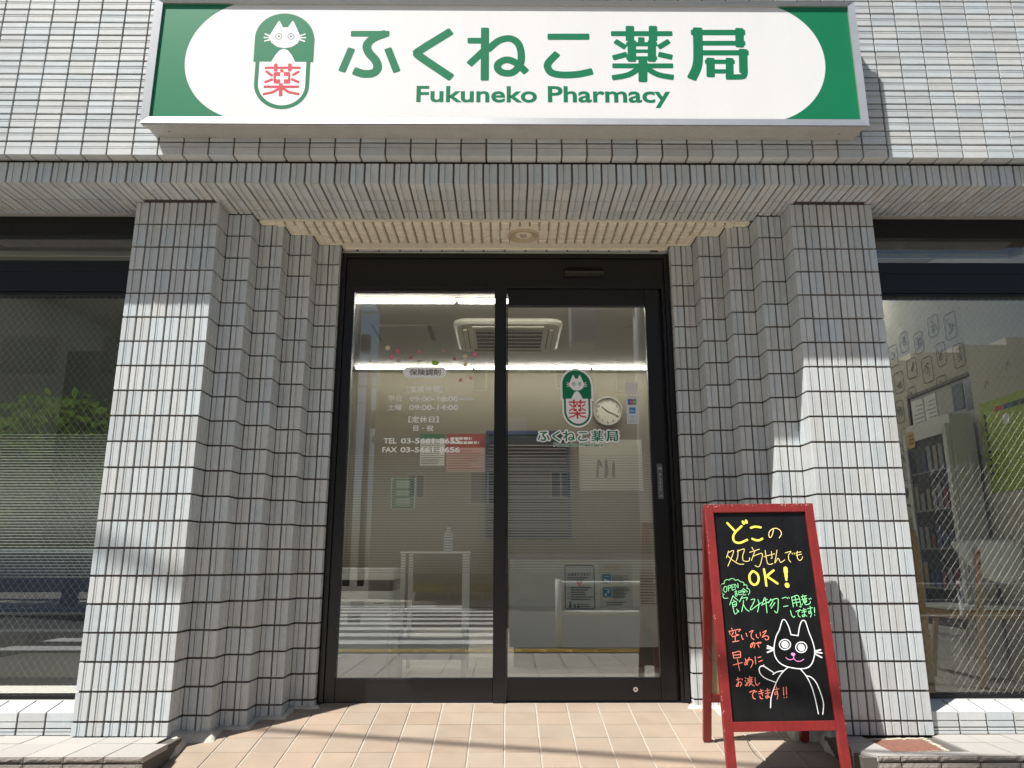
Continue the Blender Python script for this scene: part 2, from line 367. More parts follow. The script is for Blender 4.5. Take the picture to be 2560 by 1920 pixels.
DATA = json.loads('''{"board":[["y",87,[-1380,795,-1084,1160]],["y",87,[-798,923,-1086,1175,-1197,1341,-1204,1521,-1096,1611,-916,1611,-647,1497]],["y",87,[-421,992,-227,947,-11,977]],["y",87,[-423,1455,-275,1515,-124,1506,-11,1445]],["y",110,[-723,742,-692,810]],["y",110,[-588,702,-572,770]],["y",87,[-595,2774,-734,2933,-750,3163,-637,3306,-487,3277,-390,3105,-406,2904,-537,2782]],["y",87,[-119,2701,-110,2990,-111,3349]],["y",87,[264,2744,-83,3005]],["y",87,[18,3019,348,3263]],["y",168,[764,2672,753,2817]],["y",128,[753,2817,741,2990]],["y",87,[741,2990,730,3119]],["y",191,[724,3328,729,3340]],["p",35,[514,1037,457,1219,358,1385,285,1370,311,1189,451,1052,638,1016,776,1098,813,1249,698,1415]],["p",29,[-1466,1953,-1589,2234]],["p",29,[-1458,2013,-1271,1939,-1323,2116,-1571,2570]],["p",29,[-1547,2131,-1363,2322,-1117,2483,-911,2491]],["p",29,[-1074,1909,-1122,2175,-1206,2366]],["p",29,[-1112,1974,-817,1879,-911,2145,-921,2336,-808,2380,-671,2351,-646,2234]],["p",29,[-488,1805,-448,1908]],["p",29,[-611,2012,-192,1885]],["p",29,[-378,1938,-581,2345]],["p",29,[-483,2169,-111,2056,-163,2321,-270,2555,-365,2599,-461,2550]],["p",29,[-41,2189,407,2071]],["p",29,[286,1982,279,2233,232,2248]],["p",29,[39,1938,42,2233,67,2468,182,2497,275,2468]],["p",29,[527,1923,451,2174,368,2438,512,2262,563,2321,606,2424,785,2321]],["p",29,[843,2041,1091,1973,980,2115,952,2292,1017,2409]],["p",29,[1125,2041,1148,2085]],["p",29,[1215,2041,1237,2085]],["p",29,[1360,1967,1317,2144,1338,2292,1418,2344,1526,2233,1527,2188]],["p",29,[1289,2041,1505,1991]],["p",29,[1287,2144,1505,2085]],["g",23,[-1724,3839,-1870,3844,-1914,3774,-1897,3704,-1852,3689]],["g",23,[-1908,3675,-1953,3562,-1919,3520]],["g",23,[-1923,3505,-1962,3392,-1906,3292,-1801,3263]],["g",23,[-1801,3263,-1774,3163,-1665,3106,-1595,3134]],["g",23,[-1594,3129,-1515,3077,-1398,3083,-1333,3149]],["g",23,[-1332,3140,-1227,3120,-1149,3191]],["g",23,[-1149,3197,-1035,3220,-1002,3306,-1023,3349]],["g",23,[-1017,3306,-904,3334,-902,3434]],["g",23,[-919,3448,-824,3505,-825,3619,-895,3709]],["g",23,[-1771,3377,-1836,3434,-1851,3562,-1798,3605,-1731,3534,-1730,3406,-1780,3383]],["g",23,[-1667,3363,-1662,3562]],["g",23,[-1668,3377,-1576,3335,-1561,3406,-1650,3463]],["g",23,[-1515,3320,-1513,3534]],["g",23,[-1517,3329,-1426,3306]],["g",23,[-1513,3420,-1432,3400]],["g",23,[-1512,3528,-1421,3500]],["g",23,[-1378,3505,-1380,3292,-1267,3434,-1260,3263]],["g",23,[-1400,3568,-1341,3556]],["g",23,[-1420,3605,-1331,3590]],["g",23,[-1410,3647,-1345,3636]],["g",23,[-1416,3689,-1350,3675,-1350,3746,-1410,3760,-1417,3698]],["g",23,[-1285,3576,-1166,3556,-1180,3619,-1278,3633,-1287,3703,-1170,3698]],["g",23,[-1052,3463,-1152,3562]],["g",23,[-1053,3471,-947,3548]],["g",23,[-1109,3568,-1021,3556]],["g",23,[-1129,3604,-1010,3590,-1076,3647]],["g",23,[-1152,3675,-1170,3703]],["g",23,[-1092,3661,-1085,3718,-982,3703]],["g",23,[-965,3576,-954,3604]],["g",23,[-920,3568,-909,3596]],["g",29,[-1510,3746,-1683,4097]],["g",29,[-1512,3760,-1330,3929]],["g",29,[-1516,3915,-1478,3957]],["g",29,[-1588,4027,-1422,3971,-1427,4125,-1576,4166]],["g",29,[-1553,4097,-1434,4069]],["g",29,[-1574,4027,-1525,4444,-1365,4320]],["g",29,[-1430,4264,-1358,4375]],["g",29,[-1134,3760,-1279,3985]],["g",29,[-1205,3858,-953,3816,-995,3915]],["g",29,[-1113,3929,-1149,4097,-1241,4361]],["g",29,[-1134,4097,-1055,4264,-937,4347]],["g",29,[-805,3901,-658,3887,-773,4097,-878,4236,-857,4292,-763,4236,-573,4111,-400,4013]],["g",29,[-529,3901,-509,4069,-609,4375]],["g",29,[-256,3816,-377,4055]],["g",29,[-316,3929,-150,3887]],["g",29,[-414,4111,-121,3985]],["g",29,[-215,3830,-239,4403]],["g",29,[-3,3873,-127,4027]],["g",29,[-26,3929,260,3858,253,4097,185,4361,121,4403,74,4334]],["g",29,[75,3929,-87,4153]],["g",29,[135,4013,-56,4236]],["g",29,[450,3850,602,3802]],["g",29,[459,4167,637,4139]],["g",29,[643,3816,657,3858]],["g",29,[718,3802,735,3844]],["g",29,[834,3802,847,4181]],["g",29,[826,3816,1105,3746,1155,4153,1095,4167]],["g",29,[844,3929,1114,3872]],["g",29,[855,4041,1124,3985]],["g",29,[976,3788,996,4153]],["g",29,[1298,3717,1306,3760]],["g",29,[1229,3788,1439,3746]],["g",29,[1253,3816,1275,3858]],["g",29,[1374,3788,1353,3830]],["g",29,[1225,3901,1437,3844]],["g",29,[1278,3929,1399,3901,1400,3985,1294,4013,1277,3937]],["g",29,[1286,3971,1391,3951]],["g",29,[1229,4055,1208,4097]],["g",29,[1318,4041,1367,4097,1518,4055,1561,3971]],["g",29,[1522,3858,1541,3887]],["g",29,[1584,3839,1607,3872]],["g",29,[710,4320,727,4486,785,4574,848,4541]],["g",29,[920,4361,1104,4292,999,4403,996,4514,1059,4569]],["g",29,[1157,4320,1337,4278]],["g",29,[1160,4389,1340,4347]],["g",29,[1257,4236,1241,4514,1162,4555,1157,4500,1245,4486,1322,4541]],["g",29,[1399,4250,1608,4208]],["g",29,[1517,4153,1508,4375,1427,4431,1441,4347,1511,4361,1523,4458,1461,4569]],["g",29,[1681,4208,1656,4403]],["g",29,[1648,4486,1649,4497]],["o",29,[-1721,4989,-1699,5043]],["o",29,[-1834,5098,-1806,5220]],["o",29,[-1807,5111,-1398,5030,-1451,5111]],["o",29,[-1668,5138,-1756,5274]],["o",29,[-1579,5111,-1578,5214,-1468,5241]],["o",29,[-1733,5314,-1513,5260]],["o",29,[-1617,5301,-1638,5462]],["o",29,[-1742,5503,-1496,5462]],["o",29,[-1369,5247,-1346,5395,-1303,5395]],["o",29,[-1175,5179,-1149,5301]],["o",29,[-1042,5139,-891,5079,-982,5220,-971,5355,-895,5422]],["o",29,[-782,5220,-781,5315,-716,5355]],["o",29,[-616,5152,-619,5274]],["o",29,[-517,5152,-365,5090,-556,5328,-420,5274,-312,5315,-340,5409,-441,5422,-450,5382]],["o",29,[-940,5543,-1015,5677,-1061,5704,-1048,5610,-938,5530,-889,5583,-935,5717]],["o",29,[-844,5570,-710,5516,-763,5597,-735,5699]],["o",29,[-683,5530,-676,5557]],["o",29,[-644,5516,-634,5543]],["o",29,[-1790,5890,-1774,6102]],["o",29,[-1793,5916,-1504,5858,-1512,6075]],["o",29,[-1783,5996,-1510,5970]],["o",29,[-1774,6102,-1511,6070]],["o",29,[-1833,6351,-1457,6260]],["o",29,[-1637,6128,-1606,6548]],["o",29,[-1328,6128,-1272,6339]],["o",29,[-1167,6076,-1261,6260,-1357,6352,-1373,6299,-1279,6181,-1107,6155,-1051,6260,-1160,6443]],["o",29,[-938,6049,-946,6313]],["o",29,[-830,6081,-714,6055]],["o",29,[-823,6234,-675,6181]],["o",29,[-1774,6885,-1616,6846]],["o",29,[-1707,6794,-1714,7065,-1789,7116,-1783,7065,-1659,6962,-1582,7013,-1651,7116]],["o",29,[-1561,6846,-1538,6885]],["o",29,[-1417,6807,-1394,6846]],["o",29,[-1444,6911,-1422,6949]],["o",29,[-1454,7091,-1369,6975]],["o",29,[-1243,6756,-1234,6794]],["o",29,[-1339,6846,-1137,6795]],["o",29,[-1325,6846,-1326,6962,-1399,7091]],["o",29,[-1304,6898,-1161,6872]],["o",29,[-1271,6859,-1273,6936]],["o",29,[-1200,6846,-1210,6924]],["o",29,[-1273,6936,-1204,6924]],["o",29,[-1300,6975,-1172,6949,-1315,7091]],["o",29,[-1276,7001,-1110,7104]],["o",29,[-1041,6808,-1052,6988,-995,7078,-886,6988]],["o",29,[-1318,7321,-1117,7257,-1218,7397,-1208,7524,-1136,7562]],["o",29,[-1108,7295,-1098,7326]],["o",29,[-1059,7283,-1046,7308]],["o",29,[-972,7308,-799,7257]],["o",29,[-982,7385,-796,7334]],["o",29,[-890,7219,-840,7448]],["o",29,[-951,7461,-935,7537,-854,7550]],["o",29,[-720,7283,-535,7245]],["o",29,[-724,7372,-542,7334]],["o",29,[-624,7194,-640,7499,-726,7524,-717,7461,-623,7474,-534,7525]],["o",29,[-396,7245,-182,7199]],["o",29,[-271,7143,-273,7347,-365,7411,-352,7322,-269,7322,-257,7423,-305,7563]],["o",29,[-10,7156,-36,7424]],["o",29,[-35,7507,-34,7517]],["o",29,[103,7143,76,7411]],["o",29,[63,7495,64,7505]],["w",38,[-168,5784,-104,5544,6,5274,153,5057,300,4743,369,4669,450,4702,543,4935,587,5234]],["w",38,[587,5234,860,5274]],["w",38,[860,5274,946,5003,1055,4771,1138,4702,1232,4743,1309,5139,1392,5490,1419,5838,1327,6130,1193,6340,1006,6458,749,6489,446,6457,151,6379,-52,6234,-161,6023,-168,5784]],["w",38,[510,5603,482,5674,425,5735,349,5775,263,5790,182,5775,118,5735,80,5674,74,5603,101,5531,158,5470,235,5429,321,5415,402,5429,467,5470,504,5531,510,5603]],["w",38,[1130,5705,1101,5778,1044,5840,967,5882,881,5896,801,5882,737,5840,699,5778,695,5704,723,5631,780,5568,858,5526,944,5512,1025,5526,1089,5568,1126,5631,1130,5705]],["w",38,[266,6444,29,6627,-209,6911,-431,7296,-537,7550,-602,7865]],["w",38,[748,6497,931,6744,1067,7092,1137,7501,1175,8079]],["w",38,[931,6744,1117,6796,1279,6990,1383,7348,1428,7728,1337,8092]],["w",38,[67,6562,-162,6600,-343,6691]],["w",38,[-268,6652,-458,6522,-637,6404,-747,6391,-845,6496,-815,6678,-642,6834,-274,6976]],["w",23,[-642,6339,-651,6404]],["w",52,[-403,5651,-164,5757]],["w",52,[-424,5736,-167,5779]],["w",52,[-437,5890,-178,5797]],["w",52,[1416,5851,1651,5798]],["w",52,[1412,5878,1681,5918]],["w",52,[1401,5944,1645,6077]],["w",267,[286,5603,297,5603]],["w",267,[906,5710,917,5710]],["m",26,[569,6037,542,6116,437,6161,327,6142,258,6081]],["m",26,[556,6116,654,6208,793,6214,940,6143]],["m",104,[525,5957,586,5963]],["m",75,[548,5992,561,5997]]],"glyph":[[314,[-7056,30339,-5391,30349]],[415,[-5540,30348,-6062,30099,-6338,29743,-6241,29347,-5906,28925,-5810,28534,-6010,28281,-6428,28243,-6828,28379]],[362,[-7053,29513,-7407,28405]],[362,[-5364,29523,-4938,28401]],[410,[-2543,30471,-3839,29525,-4013,29330,-3827,29100,-2476,28085]],[387,[-937,30628,-929,27988]],[312,[-1680,30000,-1044,30004]],[353,[-891,29575,-1611,28786]],[353,[-778,29550,-296,30008,228,30124,603,29841,736,29242,660,28731,341,28349,-66,28321,-326,28514,-305,28811,81,29008,527,28815,933,28394]],[339,[2006,30229,3815,30240]],[360,[2361,29320,1976,28866,1950,28569,2155,28317,2672,28227,3340,28272,3921,28411]],[272,[4924,30411,7671,30428]],[407,[5764,30756,5740,30087]],[407,[6835,30762,6806,30093]],[407,[5826,29993,5790,28998]],[394,[6749,29998,6707,29003]],[224,[5596,29853,6953,29861]],[190,[5681,29484,6877,29491]],[190,[5571,29125,6921,29132]],[312,[6268,30168,6259,29943]],[272,[5084,29997,5501,29698]],[272,[7516,30011,7074,29707]],[285,[4967,29138,5540,29312]],[285,[7610,29179,7064,29321]],[258,[4932,28713,7625,28728]],[421,[6301,29103,6255,27952]],[285,[6132,28609,5599,28251,4905,28096]],[285,[6452,28611,6935,28275,7618,28127]],[462,[8895,30678,8846,29320,8753,28676,8497,28100]],[297,[8628,30492,11039,30506]],[410,[10834,30670,10789,29785]],[256,[8938,29924,11010,29937]],[282,[9022,29418,11127,29430]],[410,[10926,29559,10869,28431]],[287,[10940,28560,10891,28272,10744,28175,10087,28159]],[400,[9397,29084,9356,28219]],[226,[9175,28948,10461,28955]],[369,[10272,29089,10232,28313]],[226,[9583,28450,10230,28453]]],"em":{"cap":[-11472,28846,-11494,29988,-11494,30197,-11473,30373,-11429,30543,-11362,30705,-11274,30856,-11167,30992,-11041,31112,-10899,31214,-10744,31295,-10578,31355,-10404,31391,-10226,31404,-10045,31394,-9867,31359,-9692,31302,-9526,31222,-9370,31123,-9227,31004,-9101,30869,-8992,30719,-8902,30558,-8835,30388,-8789,30213,-8756,30034,-8747,28843],"ring":[[183,[-11277,28841,-11258,27669,-11230,27487,-11174,27311,-11092,27143,-10986,26990,-10858,26853,-10713,26737,-10552,26643,-10381,26575,-10204,26534,-10024,26521,-9846,26536,-9674,26579,-9513,26649,-9366,26744,-9237,26861,-9129,26999,-9044,27154,-8986,27322,-8955,27499,-8952,27681,-8968,28842]]],"inner":[-11193,28847,-11173,27639,-11147,27476,-11096,27318,-11020,27168,-10923,27030,-10805,26907,-10671,26802,-10523,26719,-10365,26657,-10201,26621,-10035,26609,-9871,26622,-9712,26661,-9563,26723,-9427,26809,-9308,26915,-9208,27039,-9130,27178,-9076,27329,-9047,27488,-9039,27651,-9057,28841],"cat":[-10837,30206,-10493,30949,-10453,30998,-10397,30949,-10253,30653,-10019,30654,-9863,30952,-9824,31002,-9767,30953,-9431,30214,-9406,30080,-9521,29816,-9799,29613,-10097,29568,-10417,29609,-10715,29839,-10838,30071],"bell":[-10657,28850,-10483,29202,-10316,29445,-10126,29526,-9946,29448,-9755,29206,-9573,28838],"eye":[[39,[-10262,30173,-10268,30114,-10296,30064,-10340,30031,-10394,30019,-10449,30030,-10498,30063,-10533,30112,-10548,30171,-10541,30230,-10514,30280,-10470,30313,-10416,30325,-10360,30314,-10311,30281,-10277,30231,-10262,30173]],[39,[-9704,30176,-9711,30117,-9739,30067,-9783,30034,-9837,30022,-9893,30033,-9941,30066,-9976,30116,-9991,30174,-9984,30233,-9956,30283,-9912,30317,-9858,30329,-9802,30317,-9754,30284,-9719,30235,-9704,30176]],[106,[-10410,30172,-10399,30172]],[106,[-9853,30175,-9842,30175]]],"wh":[[63,[-11041,30297,-10821,30206]],[63,[-11069,30113,-10825,30108]],[63,[-11028,29929,-10816,29992]],[63,[-9219,30308,-9415,30215]],[63,[-9180,30112,-9408,30110]],[63,[-9210,29921,-9401,30000]]],"red":[[121,[-10906,28530,-9316,28539]],[159,[-10437,28719,-10418,28377]],[159,[-9801,28723,-9783,28380]],[145,[-10163,28414,-10101,28271]],[121,[-10851,28350,-10562,28125]],[121,[-9372,28347,-9632,28154]],[121,[-10871,27790,-10537,27934]],[121,[-9330,27786,-9670,27951]],[121,[-10884,27552,-9336,27560]],[164,[-10143,27764,-10107,27101]],[121,[-10161,27497,-10488,27270,-10897,27174]],[121,[-10057,27497,-9760,27286,-9295,27182]]],"box":[-10470,28311,-9794,28314,-9749,28267,-9716,27772,-9754,27724,-10427,27721,-10473,27768,-10509,28263],"plus":[[159,[-10344,28013,-9863,28015]],[159,[-10120,28253,-10085,27758]]]}}''')

# ------------------------------------------------------------------ ground, street
LEFT, RIGHT = -3.6, 2.95
ramp_end = -1.0
gz = floor_z(ramp_end)
struct('ground', MB().box(-220, 220, -220, 220, -1.6, -1.2), mat('bare_earth', (.2, .18, .15), .95))
ASPH = mat('asphalt', (.055, .055, .056), .9, noise=(60, .2), noise2=(400, .2), bump=(200, .6))
PAVE = mat('sidewalk_paver', (.50, .46, .40), .85, var=.08, noise=(40, .1), bump=(200, .3))
struct('road', MB().box(-150, 150, -18.0, -5.2, -1.0, -.60), ASPH)
sw = struct('sidewalk', MB().box(-60, 60, -5.2, ramp_end - .002, -1.0, -.36), mat('sidewalk_joint', (.09, .08, .07), .95))
struct('far_sidewalk', MB().box(-60, 60, -19.6, -18.0, -1.0, -.48), PAVE)
pav = mesh_of(MB().box(-.145, .145, -.145, .145, 0, .006), 'paver', PAVE)
for i in range(-9, 9):
    for j in range(11):
        put('paver', pav, sw, (i * .3 + .15, -1.3 - j * .3, -.36))
TACT = mat('yellow_tactile_paving', (.62, .42, .06), .8, var=.06, noise=(60, .1))
for i in range(-12, 13):
    m = MB().box(i * .3 - .147, i * .3 + .147, -4.898, -4.605, -.36, -.352)
    for k in range(4): m.box(i * .3 - .12, i * .3 + .12, -4.87 + k * .07, -4.84 + k * .07, -.352, -.347)
    part('tactile_slab', m, TACT, sw)
WHP = mat('worn_road_paint', (.72, .72, .70), .8, noise=(30, .22), noise2=(160, .2))
cw = struct_root('crosswalk', (-3, -8, -.6))
for k in range(12):
    y = -5.36 - k * 1.22
    part('crosswalk_bar', MB().box(-7.5, -.02, y - .58, y, -.598, -.594), WHP, cw)

# ------------------------------------------------------------------ tiles
def ribbed(w, h, t=.012):
    """Ribbed wall tile standing upright: x across, z along, face towards -y."""
    pr = [(-.5, 0), (-.5, t - .0015), (-.5 + .0015 / w, t), (-.15, t), (-.142, t - .0070), (-.055, t - .0070), (-.040, t + .0010), (.055, t + .0008), (.07, t - .0015), (.09, t), (.5 - .0015 / w, t), (.5, t - .0015), (.5, 0)]
    n = len(pr); m = MB()
    vs = [(x * w, -d, -h / 2) for x, d in pr] + [(x * w, -d, h / 2) for x, d in pr]
    m.add(vs, [(i, i + 1, n + i + 1, n + i) for i in range(n - 1)] + [tuple(range(n))[::-1], tuple(range(n, 2 * n))])
    return m
T = .012                       # tile body; 5 mm of it stands in the mortar
M_TILE = mesh_of(ribbed(.0595, .1078), 'tile', TILE)
M_STRIP = mesh_of(ribbed(.0553, .1078), 'tile', TILE)
M_NARROW = mesh_of(ribbed(.030, .1078), 'tile', TILE)
def jit(a=.0005): return RNG.uniform(-a, a)
def set_tile(me, parent, x, y, z, rot=(0, 0, 0), scale=None, name='tile'):
    """x, y, z: centre of the tile's face plane; rot turns the face."""
    e = Euler(rot); n = e.to_matrix() @ Vector((0, -1, 0))
    p = Vector((x, y, z)) - n * T + Vector((jit(), jit(.0003), jit()))
    r = (rot[0] + jit(.004), rot[1] + jit(.004), rot[2] + jit(.006))
    return put(name, me, parent, p, r, scale)
def join_tiles(name, parent, specs):
    m = MB()
    for me, x, y, z, rot, sc in specs:
        e = Euler(rot).to_matrix(); n = e @ Vector((0, -1, 0)); o = Vector((x, y, z)) - n * T
        m.add([o + e @ Vector((v.co.x * sc[0], v.co.y * sc[1], v.co.z * sc[2])) for v in me.vertices], [tuple(p.vertices) for p in me.polygons])
    return part(name, m, TILE, parent, kind='stuff')
ROWS = 20
def row_z(k): return Z0 - (k + .5) * A
def last_row(floor):           # the cut row at the foot: centre and scale
    top = Z0 - 20 * A - .0045; bot = floor + .004
    return (top + bot) / 2, max(.1, (top - bot) / .1078)

for s, word in ((-1, 'away from the chalkboard'), (1, 'behind the chalkboard')):
    side = R(90) if s < 0 else R(-90)
    # front pillar
    P = thing('tiled_pillar', ('grey ribbed-tile pillar between entrance and dark window, with nothing standing before it' if s < 0 else
                               'grey ribbed-tile pillar behind the red chalkboard, the board shadow on it'), 'pillar', (s * 1.583, .3, -.0327), 'tiled pillars flanking the entrance')
    xa, xb = sorted((s * 1.3935, s * 1.7725))
    part('pillar_core', MB().box(xa, xb, .0105, .62, -.034, Z0 + .02), MORTAR, P)
    for c in range(6):
        X = s * (1.383 + .0298 + c * B * .9985)
        for k in range(ROWS): set_tile(M_TILE, P, X, 0, row_z(k), (0, 0, 0))
        zc, sc = last_row(-.0327); set_tile(M_TILE, P, X, 0, zc, (0, 0, 0), (1, 1, sc))
    for q in (.0125 + .0278, .0125 + .0278 + .0605):
        for k in range(ROWS): set_tile(M_STRIP, P, s * 1.383, q, row_z(k), (0, 0, side))
        zc, sc = last_row(floor_z(.06)); set_tile(M_STRIP, P, s * 1.383, q, zc, (0, 0, side), (1, 1, sc))
    join_tiles('tile_face', P, [(M_STRIP, s * 1.783, .0125 + .0278 + j * .0605, row_z(k), (0, 0, -side), (1, 1, 1)) for j in range(2) for k in range(ROWS)])
    # stepped wall from the pillar to the door
    Wt = thing('stepped_entrance_wall', ('grey tiled wall stepping back in four ribs to the door, half in shade and beside the printer-like white machine' if s < 0 else
                                         'grey tiled wall stepping back in ribs to the door, sunlit low down behind the chalkboard'), 'wall', (s * 1.15, .45, 0), 'stepped entrance walls')
    o = .0105
    poly = [(1.3930, YS[1] + o), (XS[1] + o, YS[1] + o), (XS[1] + o, YS[2] + o), (XS[2] + o, YS[2] + o), (XS[2] + o, YS[3] + o), (XS[3] + o, YS[3] + o), (XS[3] + o, YS[4] + o), (XS[4] + o, YS[4] + o), (XS[4] + o, .62), (1.3930, .62)]
    poly = [(s * x, y) for x, y in poly]
    if s < 0: poly = poly[::-1]
    part('wall_core', MB().prism(poly[::-1], -.12, Z0 + .02), MORTAR, Wt)
    rest = []
    for i in range(1, 5):
        y = YS[i]; w = XS[i - 1] - XS[i]
        for X, me in ((XS[i] + .0277, M_STRIP), (XS[i - 1] - .0277 - .001, M_STRIP)):
            for k in range(ROWS): set_tile(me, Wt, s * X, y, row_z(k))
            zc, sc = last_row(floor_z(y)); set_tile(me, Wt, s * X, y, zc, (0, 0, 0), (1, 1, sc))
        if i < 4:
            dy = YS[i + 1] - y
            for q in (.0125 + .0263, dy - .0263 - .001):
                f = (dy - .0125 - .008) / 2 / .0553
                for k in range(ROWS):
                    if k < 20: set_tile(M_STRIP, Wt, s * XS[i], y + q, row_z(k), (0, 0, side), (f, 1, 1))
                zc, sc = last_row(floor_z(y + q)); rest.append((M_STRIP, s * XS[i], y + q, zc, (0, 0, side), (f, 1, sc)))
        else:
            for k in range(ROWS): rest.append((M_NARROW, s * XS[4], y + .0125 + .016, row_z(k), (0, 0, side), (1, 1, 1)))
            zc, sc = last_row(floor_z(.53)); rest.append((M_NARROW, s * XS[4], y + .0285, zc, (0, 0, side), (1, 1, sc)))
    join_tiles('cut_tile_row', Wt, rest)

# eave beam with tiled soffit
EV = thing('eave_beam', 'long grey tiled beam with tiled underside over windows and entrance', 'beam', (0, 0, Z0))
core = MB().box(-3.0, 3.0, -.180, .62, Z0 + .0105, 2.466)
part('beam_core', core, MORTAR, EV)
def bend_tile(w, H, Lr, t=.0115):
    pr = [(-.5, 0), (-.5, t - .0015), (-.5 + .0015 / w, t), (-.13, t), (-.118, t - .0060), (-.065, t - .0060), (-.045, t + .0008), (.055, t + .0008), (.07, t - .0015), (.09, t), (.5 - .0015 / w, t), (.5, t - .0015), (.5, 0)]
    n = len(pr)
    vs = [(x * w, -d, H) for x, d in pr] + [(x * w, -d, -d) for x, d in pr] + [(x * w, Lr, -d) for x, d in pr]
    fs = [(j * n + i, j * n + i + 1, (j + 1) * n + i + 1, (j + 1) * n + i) for j in range(2) for i in range(n - 1)]
    return MB().add(vs, [tuple(q[::-1]) for q in fs] + [tuple(range(n)), tuple(range(2 * n, 3 * n))[::-1]])
M_BEND = mesh_of(bend_tile(.0595, .088, .0500), 'corner_tile', TILE)
PB = .0685; NB = 40
def outside(v, lo, hi): return v < lo or v > hi
rest = []
for i in range(-NB, NB + 1):
    x = i * PB + .0015
    put('corner_tile', M_BEND, EV, (x + jit(), -.190 + .0115, Z0 + .0115), (jit(.004), 0, jit(.004)))
    for r, yc in enumerate((-.0783, .0352)):
        if r == 1 and 1.42 < abs(x) < 1.75: continue
        set_tile(M_TILE, EV, x, yc, Z0, (R(90), 0, 0), (1, 1, 1.0))
    if abs(x) < 1.255: set_tile(M_TILE, EV, x, .1415, Z0, (R(90), 0, 0), (1, 1, .84))
    elif abs(x) > 1.80 or 1.262 < abs(x) < 1.40: rest.append((M_TILE, x, .1115, Z0, (R(90), 0, 0), (1, 1, .30)))
join_tiles('cut_tile_row', EV, rest)
for s in (-1, 1):
    xa, xb = sorted((s * 1.79, s * 3.0))
    part('head_trim', MB().box(xa, xb, .1300, .1515, Z0 - .006, Z0 + .005), ALUD, EV)

# fascia wall above
FW = thing('fascia_wall', 'upper wall of long grey ribbed tiles laid flat behind the shop sign', 'wall', (0, FA, FZ))
part('wall_core', MB().box(-3.0, 3.0, FA + .0105, .62, FZ + .0105, 3.60), MORTAR, FW)
PX, PZ = .1157, .0703
def flat_tile(w, h, t=.012):
    m = ribbed(h, w, t); m.v = [(z, y, -x) for x, y, z in m.v]; return m
M_FLAT = mesh_of(flat_tile(.1075, .0625), 'tile', TILE)
def flat_bend(w, h, Lr, t=.0115):
    m = bend_tile(w, h, Lr, t)
    pr = [(h, 0), (h, t - .0015), (h - .0015, t), (h * .60, t), (h * .585, t - .006), (h * .54, t - .006), (h * .525, t + .0008), (h * .42, t + .0008), (h * .40, t - .001), (h * .38, t), (-t + .001, t)]
    pts = [(-d, z) for z, d in pr] + [(-t + .001, -t), (Lr * .45, -t), (Lr * .48, -t + .002), (Lr * .52, -t), (Lr, -t), (Lr, 0)]
    n = len(pts)
    return MB().add([(-w / 2, y, z) for y, z in pts] + [(w / 2, y, z) for y, z in pts], [(i, i + 1, n + i + 1, n + i)[::-1] for i in range(n - 1)] + [tuple(range(n)), tuple(range(n, 2 * n))[::-1]])
M_FBEND = mesh_of(flat_bend(.1075, .0505, .045), 'corner_tile', TILE)
rest = []
for c in range(-25, 25):
    x = -.7809 + PX / 2 + (c + 6) * PX
    if abs(x) > 2.95: continue
    put('corner_tile', M_FBEND, FW, (x + jit(), FA + .0115, FZ + .0115), (jit(.004), 0, jit(.003)))
    for r in range(1, 15):
        z = FZ + r * PZ + .0315
        if abs(x) < 1.53 and 2.62 < z < 3.15: continue
        if abs(x) > 2.70 or z > 3.42: rest.append((M_FLAT, x, FA, z, (0, 0, 0), (1, 1, 1)))
        else: set_tile(M_FLAT, FW, x, FA, z)
join_tiles('tile_margin', FW, rest)

# lintel over the door
LT = thing('door_lintel', 'row of grey tiles laid flat between the cream soffit and the black door frame', 'lintel', (0, .56, 2.35))
part('lintel_core', MB().box(-.9065, .9065, .567, .625, 2.352, Z0 + .02), MORTAR, LT)
part('lintel_trim', MB().box(-.9065, .9065, .556, .566, 2.3385, 2.3475), ALUD, LT)
for i in range(-8, 8):
    x = -.0095 + i * .11665 + .05833 + .0055
    if abs(x) < .87: set_tile(M_FLAT, LT, x, .556, 2.3835, (0, 0, 0), (1, 1, .98))
for x, f in ((-.8665, .66), (.8785, .5)): set_tile(M_FLAT, LT, x, .556, 2.3835, (0, 0, 0), (f, 1, .98))

# cream soffit panel with moulded waffle
SP = thing('soffit_panel', 'cream waffle-moulded soffit panel with stepped edge above the entrance', 'soffit', (0, .35, Z0))
zb = Z0 + .002
poly = [(1.2575, .1935), (1.2575, .2505), (1.1385, .2505), (1.1385, .3695), (1.0195, .3695), (1.0195, .4965)]
full = [(-x, y) for x, y in poly][::-1] + [(x, y) for x, y in poly]
full = [(-1.2575, .1935), (1.2575, .1935), (1.2575, .2505), (1.1385, .2505), (1.1385, .3695), (1.0195, .3695), (1.0195, .4965), (.9, .4965), (.9, .5545), (-.9, .5545), (-.9, .4965), (-1.0195, .4965), (-1.0195, .3695), (-1.1385, .3695), (-1.1385, .2505), (-1.2575, .2505)]
part('panel', MB().prism(full, zb, zb + .012), CREAM, SP)
edge = MB()
for a, b in zip(full, full[1:] + full[:1]):
    va, vb = Vector((*a, 0)), Vector((*b, 0)); t = (vb - va).normalized(); n = Vector((-t.y, t.x, 0)) * .007
    edge.hexa([(va.x, va.y, zb - .006), (vb.x, vb.y, zb - .006), (vb.x + n.x, vb.y + n.y, zb - .006), (va.x + n.x, va.y + n.y, zb - .006), (va.x, va.y, zb), (vb.x, vb.y, zb), (vb.x + n.x, vb.y + n.y, zb), (va.x + n.x, va.y + n.y, zb)])
part('panel_edge', edge, CREAM, SP)
pads = MB(); grv = MB()
